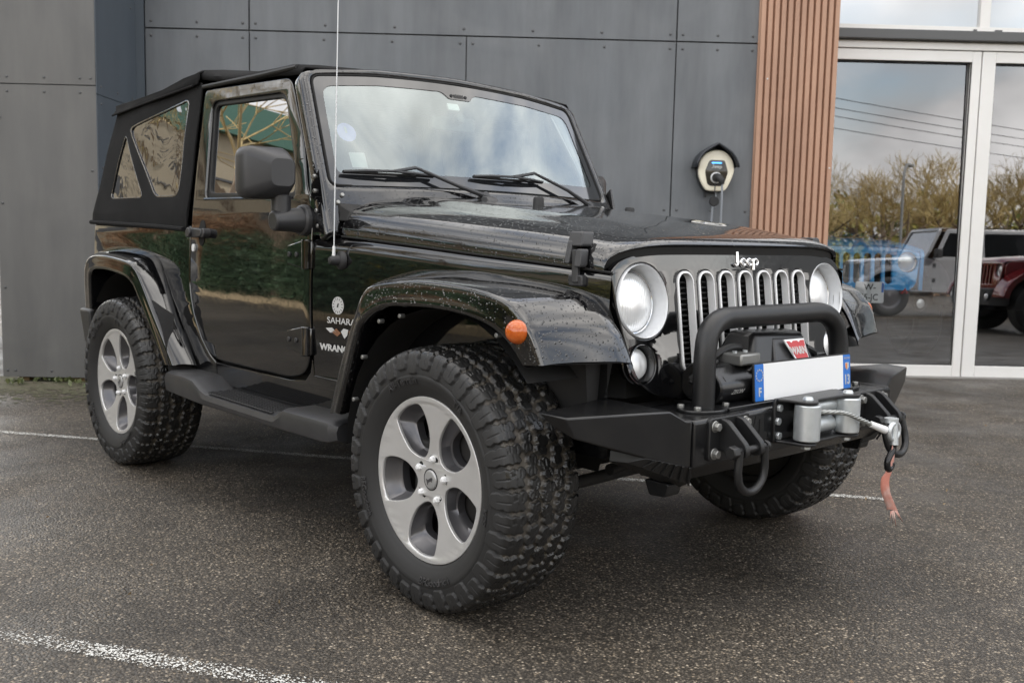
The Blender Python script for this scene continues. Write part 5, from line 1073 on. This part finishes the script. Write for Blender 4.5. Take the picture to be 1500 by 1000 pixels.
# ------------------------------------------------------------------ wall charger
def charger():
    D = -4.5; cs, cz = K(1.149, 1.647, -4.38); s_ = .000650
    root = empty('wall_charger', BW(cs, D, cz)); tag(root, 'cream and black wall-mounted car charger under a small dark hood on the grey wall', 'charger')
    inv = Matrix.Translation(-Vector(BW(cs, D, cz)))
    def add(o): o.matrix_parent_inverse = inv; return o
    P = lambda L_: [((x-905)*s_, -(y-250)*s_) for x, y in L_]
    egg = cr([(*q, 0) for q in P([(690,235),(702,140),(758,55),(840,10),(910,0),(985,10),(1062,62),(1112,145),(1125,240),(1102,330),(1062,425),(1028,474),(985,492),(830,492),(778,468),(738,410),(700,320)])], 4, True); egg = [tuple(q[:2]) for q in egg]
    mp = lambda n0: (lambda x, y, z: BW(cs+x, D+n0+z, cz+y))
    M['cream'] = pm('cream_plastic', (.92, .86, .70), .28, 0, .3); M['gloss_black'] = pm('gloss_black_panel', (.03, .027, .025), .10, 0, .4); M['cable'] = pm('grey_cable', (.26, .28, .31), .45)
    bk = [(x*1.03, y*1.03) for x, y in egg]; add(link('charger_back', plate(bk, [], .035, .012, mp(.037)), 'plastic', root, 40))
    body = add(link('charger_body', plate(egg, [], .022, .014, mp(.094), res=4), 'cream', root, 50))
    hexa = rpoly(P([(820,122),(1002,122),(1048,262),(1005,405),(985,432),(832,432),(800,405),(768,258)]), .018); pn = add(link('charger_panel', plate(hexa, [], .006, .002, mp(.115)), 'gloss_black', root, 40))
    M['led'] = emit_mat('blue_status_light', (.08, .38, 1.0), 1.2)
    link('status_light', plate(rrect(-.038,.056,.040,.066,.003), [], .001, 0, mp(.1225)), 'led', pn, None)
    strokes('charger_lettering', 'Jeep', .031, .0036, lambda x, y, z: BW(cs+x*1.1+.002, D+.1225+z, cz+y+.033), 'decal', pn)
    so = MB(); c = Vector(BW(cs-.002, D+.12, cz-.055)); so.cyl(c, c+BN*.022, .045, .043, 28); soc = add(so.build('charge_socket', 'silver', root, bevel=.003))
    so = MB(); so.tube([c+BN*.0, c+BN*.05, c+BN*.085+BD*.012+Vector((0,0,-.006)), c+BN*.10+BD*.026+Vector((0,0,-.03)), c+BN*.10+BD*.030+Vector((0,0,-.055))], [.036,.034,.030,.026,.016], 16); so.build('charge_plug', 'leather', soc)
    cb = MB(); cb.tube(cr([c+BN*.10+BD*.030+Vector((0,0,-.05)), c+BN*.105+BD*.030+Vector((0,0,-.20)), c+BN*.09+BD*.032+Vector((0,0,-.45)), c+BN*.07+BD*.03+Vector((0,0,-.9)), c+BN*.2+BD*.1+Vector((0,0,-1.55))], 6), .0085, 10); add(cb.build('charge_cable', 'cable', root))
    cb = MB(); cb.tube(cr([c+BN*-.07+BD*.02+Vector((0,0,-.10)), c+BN*-.06+BD*.015+Vector((0,0,-.22)), c+BN*-.06+BD*-.008+Vector((0,0,-.34)), c+BN*-.075+BD*-.01+Vector((0,0,-1.55))], 6), .0095, 10); add(cb.build('supply_cable', 'cable', root))
    cp = MB(); cp.cyl(c+BD*-.012+BN*.02+Vector((0,0,-.185)), c+BD*-.012+BN*.045+Vector((0,0,-.185)), .040, .037, 24); cp.tube([c+BN*.03+BD*-.01+Vector((0,0,-.04)), c+BN*.035+BD*-.012+Vector((0,0,-.15))], .005, 6); cp.box((cs-.075, D+.03, cz-.205), (cs-.055, D+.05, cz-.16), BW); add(cp.build('socket_cap', 'leather', root, bevel=.004))
    # hood: peaked arch sheet
    prof = [(-.188,.030),(-.176,.080),(-.150,.128),(-.115,.165),(-.06,.198),(-.012,.226),(.0,.231),(.012,.226),(.062,.196),(.115,.160),(.150,.120),(.172,.075),(.182,.035)]
    M['hoodgrey'] = pm('dark_rubber_hood', (.028, .031, .038), .45, bump=(200, .2, .001))
    prof = [(x*.93, z*.95) for x, z in prof]; h = MB(); grid([[BW(cs+x-.004, D+.002, cz+z-.004) for x, z in prof], [BW(cs+x, D+.12, cz+z) for x, z in prof], [BW(cs+x*1.0, D+.19, cz+z-.006) for x, z in prof]], h); ho = add(h.build('charger_hood', 'hoodgrey', root, 60)); solid(ho, .013)
charger()

# ------------------------------------------------------------------ other off-road vehicles (inside the showroom and across the lot)
def simple_vehicle(label, paint, length=4.2, wb=2.45, pickup=False, door2=True, name='offroad_car', flare=None, frame=None):
    r = empty(name); tag(r, label, 'pickup' if pickup else 'car'); xr = -wb; tail = xr-(1.1 if pickup else .68)
    cab_r = -2.95 if pickup else tail
    for s in (-1, 1):
        arch = lambda x0: [(x0+.47*math.cos(R(a)), .44+.50*math.sin(R(a))) for a in range(5, 176, 10)]
        o = [(.44,.62)]+[(.44,1.05),(.30,1.09),(-.72,1.17),(tail+.02,1.17),(tail,.62)]+arch(xr)[::-1]+[(xr+.55,.50),(-.60,.50)]+arch(0)[::-1]
        sd = link('body_side', plate(rpoly([(.44,.62),(.44,1.04),(.38,1.08),(-.72,1.17),(tail,1.17),(tail,.62),(xr-.47,.60)], .03)+[(xr+.47*math.cos(R(a)), .44+.50*math.sin(R(a))) for a in range(170, 5, -10)]+[(xr+.50,.50),(-.50,.50)]+[(.47*math.cos(R(a)), .44+.50*math.sin(R(a))) for a in range(170, 5, -10)], [], .02, .008, lambda x, y, z: (x, s*(.765-.11*max(0, (x+.8))/1.2+z), y), [('x', q) for q in np.arange(-3.2, .4, .25)]), paint, r, 40)
        for x0, rear in ((0, False), (xr, True)):
            Iq = [(x0+.66*math.cos(R(a)), (.70), .46+.56*math.sin(R(a))) for a in range(10, 172, 18)]; Cq = [(x0+.60*math.cos(R(a)), .93, .46+.52*math.sin(R(a))) for a in range(10, 172, 18)]; Lq = [(x0+.52*math.cos(R(a)), .93, .46+.45*math.sin(R(a))) for a in range(10, 172, 18)]
            f = lambda Q: [(x, s*y, z) for x, y, z in Q]; solid(loft([f(Iq), f(Cq), f(Lq)], 3).build('fender', flare or paint, r, 30), .01)
        m = MB(); m.box((-1.00, s*.92-.09, 1.20), (-.88, s*.92+.09, 1.38)); m.box((-.96, s*.80-.05, 1.20), (-.92, s*.80+.08, 1.25)); m.build('side_mirror', 'plastic', r, bevel=.03)
        hw = lambda z: .765-(z-1.2)*.14
        wins = [[(-1.02,1.22),(-1.25,1.70),(-1.86,1.70),(-1.86,1.22)], [(-1.96,1.22),(-1.96,1.70),(cab_r+.35 if not pickup else -2.75,1.70),(cab_r+.12 if not pickup else -2.80,1.22)]]
        up = rpoly([(-.90,1.165),(-1.20,1.79),(cab_r+.10,1.79),(cab_r,1.165)], .04)
        cb = link('cab_side', plate(up, [rpoly(w_, .04) for w_ in wins], .012, .004, lambda x, y, z: (x, s*(hw(y)+z), y), [('y', q) for q in np.arange(1.2, 1.8, .1)]), paint, r, 40)
        for w_ in wins: link('side_window', plate(rpoly(w_, .04), [], 0, 0, lambda x, y, z: (x, s*(hw(y)-.006+z), y)), 'glass_rear', cb, None)
        h = MB(); h.box((-1.80, s*.775-.02, 1.08), (-1.66, s*.775+.02, 1.11)); h.box((-.97, s*.775-.015, 1.0), (-.90, s*.775+.015, 1.09)); h.box((-.97, s*.775-.015, .70), (-.90, s*.775+.015, .79)); h.build('door_handle', 'plastic', r, bevel=.008)
    m = MB(); rows = [[(x, y*w, zc-.05*abs(y)**4) for y in np.linspace(-1, 1, 11)] for x, w, zc in ((.47,.60,1.10),(.40,.63,1.14),(-.2,.69,1.19),(-.80,.745,1.245))]; grid(rows, m); m.build('hood', paint, r, 60)
    m = MB(); m.hexa([(-.78,-.76,1.16),(-.70,-.76,1.16),(-.70,.76,1.16),(-.78,.76,1.16)], [(-1.20,-.69,1.80),(-1.14,-.69,1.78),(-1.14,.69,1.78),(-1.20,.69,1.80)])
    f = link('windscreen_frame', plate(rpoly([(-.77,-.08),(.77,-.08),(.70,.60),(-.70,.60)], .05), [rpoly([(-.71,.02),(.71,.02),(.65,.54),(-.65,.54)], .05)], .03, .01, lambda y, t, z: (-.78-.50*t+z*.8, y, 1.20+.86*t*1.16+z*.45)), frame or paint, r, 40)
    link('windscreen', plate(rpoly([(-.71,.02),(.71,.02),(.65,.54),(-.65,.54)], .05), [], 0, 0, lambda y, t, z: (-.78-.50*t+z, y, 1.20+.86*t*1.16)), 'glass_side', f, None)
    m = MB(); rows = [[(x, y*w, z+.02*(1-y*y)) for y in np.linspace(-1, 1, 9)] for x, w, z in ((-1.14,.69,1.79),(-1.3,.69,1.815),(cab_r+.3,.69,1.815),(cab_r+.08,.68,1.78))]; grid(rows, m); m.build('roof', paint, r, 60)
    m = MB(); m.box((tail,-.74,.60),(tail+.03,.74,1.17)); m.box((cab_r,-.74,1.1),(cab_r+.03,.74,1.22)); m.build('tailgate', paint, r)
    m = MB(); m.box((tail+.02,-.72,.52),(.28,.72,.66)); m.box((-.82,-.72,.6),(-.76,.72,1.16)); m.box((-.70,-.45,.6),(.26,.45,1.02)); m.build('floor_pan', 'dark', r)
    # grille with seven slots and round lamps
    half = [(.30,.650),(.52,.672),(.585,.74),(.615,.96),(.617,1.035),(.578,1.068),(.34,1.098),(0,1.101)]; rt = rpoly([(0,.645)]+half, [0]+[.05]*7+[0]); out = rt+[(-y, z) for y, z in rt[::-1][1:-1]]
    gr = link('grille', plate(out, [rrect((k-3)*.1035-.034,.735,(k-3)*.1035+.034,1.03,.032) for k in range(7)]+[circle(q*.50,.95,.10,32) for q in (-1, 1)], .018, .006, lambda x, y, z: (.45-(y-.95)*.1+z, x, y)), paint, r, 40)
    for q in (-1, 1):
        m = MB(); m.lathe([(.0,-.01),(.05,-.012),(.085,-.03),(.098,-.02),(.10,-.03)], (.45, q*.50, .95), (1,0,0), 28); m.build('headlight', 'lens', r, 60)
    m = MB(); m.box((.36,-.5,.66),(.40,.5,1.05)); m.build('radiator', 'hole', r)
    m = MB(); m.prism(rpoly([(.50,-.84),(.64,-.62),(.68,-.45),(.68,.45),(.64,.62),(.50,.84),(.44,.84),(.44,-.84)], .04), .42, .68, lambda u, v, w_: (u, v, w_)); bu = m.build('front_bumper', 'plastic', r, bevel=.02, seg=3)
    for q in (-1, 1):
        m = MB(); m.lathe([(.075,.0),(.07,.012),(.05,-.002)], (.655, q*.56, .56), (1, q*.25, 0), 24); m.build('fog_lamp_ring', 'plastic', bu)
        m = MB(); m.lathe([(.0,.008),(.03,.006),(.045,-.002)], (.668, q*.565, .56), (1, q*.25, 0), 20); m.build('fog_lamp', 'lens_r', bu)
    for x, y in ((0,-.79),(0,.79),(xr,-.79),(xr,.79)):
        sd = 1 if y > 0 else -1; t = MB(); t.lathe([(.25,-.115),(.30,-.14),(.36,-.14),(.395,-.115),(.402,0),(.395,.115),(.36,.14),(.25,.11)], (x, y, .40), (0, sd*-1, 0), 40); to = t.build('wheel', 'tyre_plain', r, 50)
        t = MB(); t.lathe([(.25,-.115),(.235,-.10),(.20,-.075),(.06,-.09),(0,-.10)], (x, y, .40), (0, -sd*-1, 0), 40); t2 = MB(); t2.lathe([(.25,.115),(.235,.10),(.20,.075),(.06,.09),(0,.10)], (x, y, .40), (0, sd, 0), 40); t2.build('rim', 'alloy_dark', to, 40)
    if pickup:
        m = MB(); m.box((tail, -.76, 1.165), (cab_r, -.70, 1.20)); m.box((tail, .70, 1.165), (cab_r, .76, 1.20)); m.build('bed_rail', paint, r)
    return r
M['tyre_plain'] = pm('plain_tyre', (.018, .018, .018), .7)
def vehicles():
    M['blue_paint'] = paint_mat('blue_paint', (.06, .46, .98)); M['grey_paint'] = paint_mat('grey_paint', (.30, .305, .315)); M['red_paint'] = paint_mat('red_paint', (.17, .010, .013))
    b = simple_vehicle('blue off-road car facing out behind the glass door with a white number plate', 'blue_paint', flare='plastic', frame='plastic'); b.location = BW(3.04, -6.62, .008); b.rotation_euler = (0, 0, math.atan2(BN.y, BN.x))
    pl = link('number_plate', plate(rrect(-.138,-.10,.138,.10,.012), [], .006, .002, lambda x, y, z: (.70+z, x+.05, .66+y)), 'white', b, 40)
    text('plate_lettering', 'W-', .085, lambda x, y, z: (.7065+z, x+.05, .708+y), 'hole', pl, ext=.0005, bold=.001); text('plate_lettering', '55-JC', .085, lambda x, y, z: (.7065+z, x*.92+.045, .612+y), 'hole', pl, ext=.0005, bold=.001)
    link('plate_band', plate(rrect(.112,-.0,.134,.094,.002), [], .001, 0, lambda x, y, z: (.7068+z, x+.05, .66+y)), 'blue', pl, None)
    hk = MB(); hk.tube([(.66,.36,.66),(.72,.36,.665),(.73,.38,.70),(.72,.40,.665),(.66,.40,.66)], .012, 8); hk.build('tow_hook', 'red', b)
    g = simple_vehicle('grey boxy off-road car with dark hood lettering standing across the lot', 'grey_paint', wb=2.95); g.location = BW(7.5, 7.4, 0); g.rotation_euler = (0, 0, math.atan2(-BD.y, -BD.x))
    for s in (-1, 1): text('hood_lettering', 'RUBICON', .13, lambda x, y, z: (-.25-s*x*1.3, s*(.735+z), 1.085+y), 'hole', g, ext=.002, bold=.002)
    r = simple_vehicle('red off-road car parked nearest the camera across the lot', 'red_paint'); r.location = BW(7.55, 1.9, 0); r.rotation_euler = (0, 0, math.atan2(-BD.y, -BD.x))
vehicles()

# ------------------------------------------------------------------ surroundings behind the camera (seen mirrored in paint and glass)
def leaf_cloud(centres, radii, n, size, seed=0, flat=.75):
    r = np.random.default_rng(seed); c = np.array(centres); k = r.integers(0, len(c), n); d = r.normal(size=(n, 3)); d /= np.linalg.norm(d, axis=1)[:, None]
    rad = np.array(radii)[k][:, None]*(.55+.45*r.random((n, 1))**.5); p = c[k]+d*rad*np.array([1, 1, flat]); p[:, 2] = np.maximum(p[:, 2], .03)
    a = r.normal(size=(n, 3)); a /= np.linalg.norm(a, axis=1)[:, None]; b = np.cross(a, r.normal(size=(n, 3))); b /= np.linalg.norm(b, axis=1)[:, None]; s = (size*(.6+.8*r.random(n)))[:, None]
    V = np.stack([p-a*s*.5, p+b*s*.28, p+a*s*.5, p-b*s*.28], 1).reshape(-1, 3); F = np.arange(n*4).reshape(-1, 4)
    m = MB(); m.v = [tuple(q) for q in V]; m.f = [tuple(int(x) for x in q) for q in F]; return m
def leaf_mat(name, c1, c2):
    m = pm(name, c1, .55); N, L, b = NT(m); g = N.new('ShaderNodeNewGeometry'); r = N.new('ShaderNodeValToRGB'); r.color_ramp.elements[0].color = (*c1, 1); r.color_ramp.elements[1].color = (*c2, 1); L.new(g.outputs['Random Per Island'], r.inputs[0]); L.new(r.outputs[0], b.inputs['Base Color']); return m
M['hedge'] = leaf_mat('dark_green_leaves', (.048, .112, .052), (.10, .18, .08)); M['olive'] = leaf_mat('olive_leaves', (.10, .12, .025), (.34, .30, .06)); M['russet'] = leaf_mat('russet_leaves', (.20, .095, .04), (.36, .20, .09))
M['bark'] = pm('grey_brown_bark', (.21, .155, .105), .85, var=(8, .5, (.15, .11, .075))); M['twig'] = leaf_mat('brown_twigs', (.30, .215, .085), (.52, .40, .17))
M['kerb'] = pm('sandy_kerb', (.50, .39, .24), .85, var=(5, .5, (.38, .30, .19)))
M['beige'] = pm('beige_render', (.40, .345, .25), .8, var=(.5, .4, (.33, .285, .20))); M['green_roof'] = pm('green_roof_sheet', (.075, .17, .13), .5)
def bare_tree(name, label, seed, h=5.5, spread=1.0, group=None):
    r = random.Random(seed); T = MB(); W = MB(); root = empty(name); tag(root, label, 'tree', group)
    def grow(p, d, L_, rad, dep):
        q = p+d*L_; m = (p+q)/2+Vector((r.uniform(-1,1), r.uniform(-1,1), 0))*L_*.06
        (T if dep < 3 else W).tube([p, m, q], [max(rad, .011), max(rad*.85, .010), max(rad*.65, .008)], 6 if dep < 2 else 3)
        if dep >= 6: return
        for i in range(3 if dep < 4 else 3):
            a = Vector((r.gauss(0, 1), r.gauss(0, 1), r.gauss(.15, .5))).normalized(); nd = (d*.75+a*.65*spread).normalized(); nd = (nd+Vector((0, 0, .12))).normalized()
            grow(p+d*L_*r.uniform(.6, 1.0), nd, L_*r.uniform(.62, .85), rad*.58, dep+1)
    grow(Vector((0, 0, 0)), Vector((0, 0, 1)), h*.30, h*.022, 0)
    T.build('trunk', 'bark', root, 60); W.build('crown', 'twig', root, None); return root
def surroundings():
    # left-hand side: kerb, hedge, shrubs, warehouse, a bare tree
    k = MB(); k.box((-17, -6.40, 0), (4, -6.05, .13)); o = k.build('kerb', 'kerb', None, None); tag(o, kind='structure')
    c = [(x, -7.3+.3*math.sin(x*1.7), .85) for x in np.arange(-16.5, -4, .5)]; h = empty('hedge', (-13, -7.2, 0)); tag(h, 'long dark green hedge behind a sandy kerb', 'hedge')
    ho = leaf_cloud(c, [1.05]*len(c), 38000, .11, 3, 1.15).build('foliage', 'hedge', h, None); ho.matrix_parent_inverse = Matrix.Translation((13, 7.2, 0))
    co = MB(); [co.tube([(x, y, 0), (x+.05, y, .8)], .03, 5) for x, y, z in c[::3]]; q = co.build('stem', 'bark', h); q.matrix_parent_inverse = Matrix.Translation((13, 7.2, 0))
    for i, (x, y, rr, mt, lb) in enumerate(((-5.0,-7.6,1.3,'olive','yellow green shrub at the end of the hedge'),(-2.6,-8.3,1.4,'olive','broad yellow green shrub nearest the parked car'),(-8.5,-8.8,2.0,'russet','russet shrub behind the middle of the hedge'),(-12.2,-8.4,2.0,'russet','russet shrub behind the far part of the hedge'),(-15.6,-7.6,2.1,'russet','farthest russet shrub behind the hedge'),(.6,-8.8,1.3,'russet','russet shrub beside the broad yellow green one'))):
        e = empty('shrub', (x, y, 0)); tag(e, lb, 'shrub'); r = np.random.default_rng(i+40); cs = [(r.normal()*rr*.5, r.normal()*rr*.4, rr*.75+r.normal()*.3) for _ in range(12)]
        leaf_cloud(cs, [rr*.55]*12, 7000, .12, i+9).build('foliage', mt, e, None); s = MB(); [s.tube([(0, 0, 0), (a*.5, b*.5, z*.6), (a, b, z)], [.05,.03,.01], 5) for a, b, z in cs]; s.build('stem', 'bark', e)
    w = empty('warehouse', (-17.0, -9.6, 0), math.atan2(-.87, .49)); tag(w, 'tall beige warehouse with a green sheet roof edge behind the hedge', 'building'); m = MB(); m.box((-9, -9, 0), (16, 0, 5.3)); wo = m.build('wall', 'beige', w)
    m = MB(); m.box((-9.2, -9.2, 5.3), (16.2, .25, 6.0)); m.build('roof', 'green_roof', w)
    for x in np.arange(-7, 15, 6.5): m = MB(); m.box((x, -.02, .1), (x+2.6, .05, 3.4)); m.build('shutter', 'grey_trim', w)
    for z in (1.3, 2.3, 3.3, 4.3): m = MB(); m.box((-9, -.03, z), (16, .04, z+.05)); m.build('cladding_rail', 'grey_trim', w)
    t = bare_tree('bare_tree', 'bare grey-brown tree with spreading limbs by the hedge', 3, 9.0, 1.25); t.location = (-12.0, -7.0, 0)
    t2 = copy_tree(t); t2.location = (-7.0, -9.5, 0); t2.rotation_euler = (0, 0, 2.2); t2['label'] = 'second bare tree by the hedge, behind the yellow green shrub'
    # lot behind the camera: belt of bare brown trees, conifers, wires
    protos = [bare_tree('bare_tree', 'leafless brown tree in the belt mirrored in the glass doors', 20+i, 8.6+.6*i, .95, 'belt of bare trees across the lot') for i in range(3)]
    r = random.Random(5); n = 0
    for row, nn in ((0, 27), (1, 31), (2, 36)):
        for s in np.arange(-14, 54, 3.6):
            o = protos[n] if n < 3 else copy_tree(protos[r.randrange(3)]); n += 1
            o.location = BW(s+r.uniform(-1.2, 1.2)+row*1.5, nn+r.uniform(-1.5, 1.5), -.4); o.rotation_euler = (0, 0, r.uniform(0, 6.28)); o.scale = [r.uniform(.64, .88)]*3
    cs = [(*BW(s, 44+3*math.sin(s), 0)[:2], .5+1.1*k) for s in np.arange(-30, 90, 2.2) for k in range(4)]; wd = leaf_cloud(cs, [2.0]*len(cs), 42000, .5, 77, .8).build('undergrowth', 'olive', None, None); tag(wd, kind='stuff')
    for i, (s, nn, rr, mt, lb) in enumerate(((3.5, 21, 1.5, 'olive', 'yellow green shrub mirrored beside the brown pillar'), (8.5, 25, 1.5, 'hedge', 'dark green shrub at the foot of the tree belt'), (12.0, 26, 1.7, 'olive', 'yellow green shrub left of the street lamp'), (16.5, 26, 1.6, 'russet', 'russet shrub at the foot of the tree belt'), (20.5, 26, 1.7, 'olive', 'yellow green shrub right of the street lamp'))):
        e = empty('shrub', BW(s, nn, -.3)); tag(e, lb, 'shrub'); r_ = np.random.default_rng(i+70); cs_ = [(r_.normal()*rr*.5, r_.normal()*rr*.5, rr*.85+r_.normal()*.4) for _ in range(12)]
        leaf_cloud(cs_, [rr*.6]*12, 6000, .14, i+80).build('foliage', mt, e, None); st_ = MB(); [st_.tube([(0, 0, 0), (a_*.5, b_*.5, z_*.6), (a_, b_, z_)], [.05,.03,.01], 5) for a_, b_, z_ in cs_]; st_.build('stem', 'bark', e)
    for i, (s, nn, hh, lb) in enumerate(((5.5, 20, 3.2, 'low dark green conifer in front of the bare tree belt'), (7.2, 24, 5.4, 'tall green conifer beside the bare tree belt'), (24, 22, 2.6, 'small green conifer far along the tree belt'))):
        e = empty('conifer', BW(s, nn, -.3)); tag(e, lb, 'tree'); cs = [(0, 0, hh*t) for t in np.linspace(.12, .95, 9)]; leaf_cloud(cs, [hh*.32*(1.05-t) for t in np.linspace(.12, .95, 9)], 6000, .16, 60+i, .7).build('crown', 'olive' if i == 1 else 'hedge', e, None)
        s_ = MB(); s_.tube([(0, 0, 0), (0, 0, hh*.9)], [.12, .02], 6); s_.build('trunk', 'bark', e)
    M['wire'] = pm('black_wire', (.02, .02, .02), .5)
    for i, (z0, z1) in enumerate(((5.2, 6.2), (4.9, 5.9), (4.65, 5.6), (4.3, 5.2))):
        w_ = MB(); A = Vector(BW(-1+i*.3, 9, z0+.9)); B = Vector(BW(44, 34, z1)); w_.tube([A+(B-A)*t-Vector((0, 0, 2.6*t*(1-t))) for t in np.linspace(0, 1, 24)], .012, 4); o = w_.build('power_line', 'wire'); tag(o, ('topmost', 'second highest', 'third highest', 'lowest')[i]+' of the four sagging wires across the lot', 'wire')
    for s, nn, lb in ((-1, 9, 'wooden wire pole nearest the showroom'), (44, 34, 'wooden wire pole at the far end of the lot')):
        p = MB(); p.cyl(BW(s, nn, -.4), BW(s, nn, 7.0), .13, .09, 10); o = p.build('wire_pole', 'bark'); tag(o, lb, 'pole')
    l = empty('street_lamp', BW(13.2, 20, 0)); tag(l, 'grey street lamp with a curved arm in front of the bare trees', 'lamp'); p = MB(); p.tube(cr([(0,0,0),(0,0,3.0),(.05,0,4.2),(.35,0,4.5)], 5), .05, 8); p.build('post', 'zincdull', l); p = MB(); p.box((.3,-.09,4.45),(.75,.09,4.55)); p.build('lamp_head', 'zincdull', l, bevel=.03)
    # a van and low wall far off so the horizon is not empty
    hb = MB(); hb.add([tuple(Vector((math.cos(a)*210, math.sin(a)*210, 0))) for a in np.linspace(0, 2*math.pi, 90)]+[tuple(Vector((math.cos(a)*215, math.sin(a)*215, 9+3*math.sin(a*5)+2.2*math.sin(a*17+1)+1.2*math.sin(a*41)))) for a in np.linspace(0, 2*math.pi, 90)], [(i, i+1, 91+i, 90+i) for i in range(89)])
    M['far_wood'] = pm('far_woodland', (.075, .065, .045), .95, var=(.25, .7, (.05, .06, .03))); tag(hb.build('hills', 'far_wood', None, None), kind='structure')
surroundings()
moss()
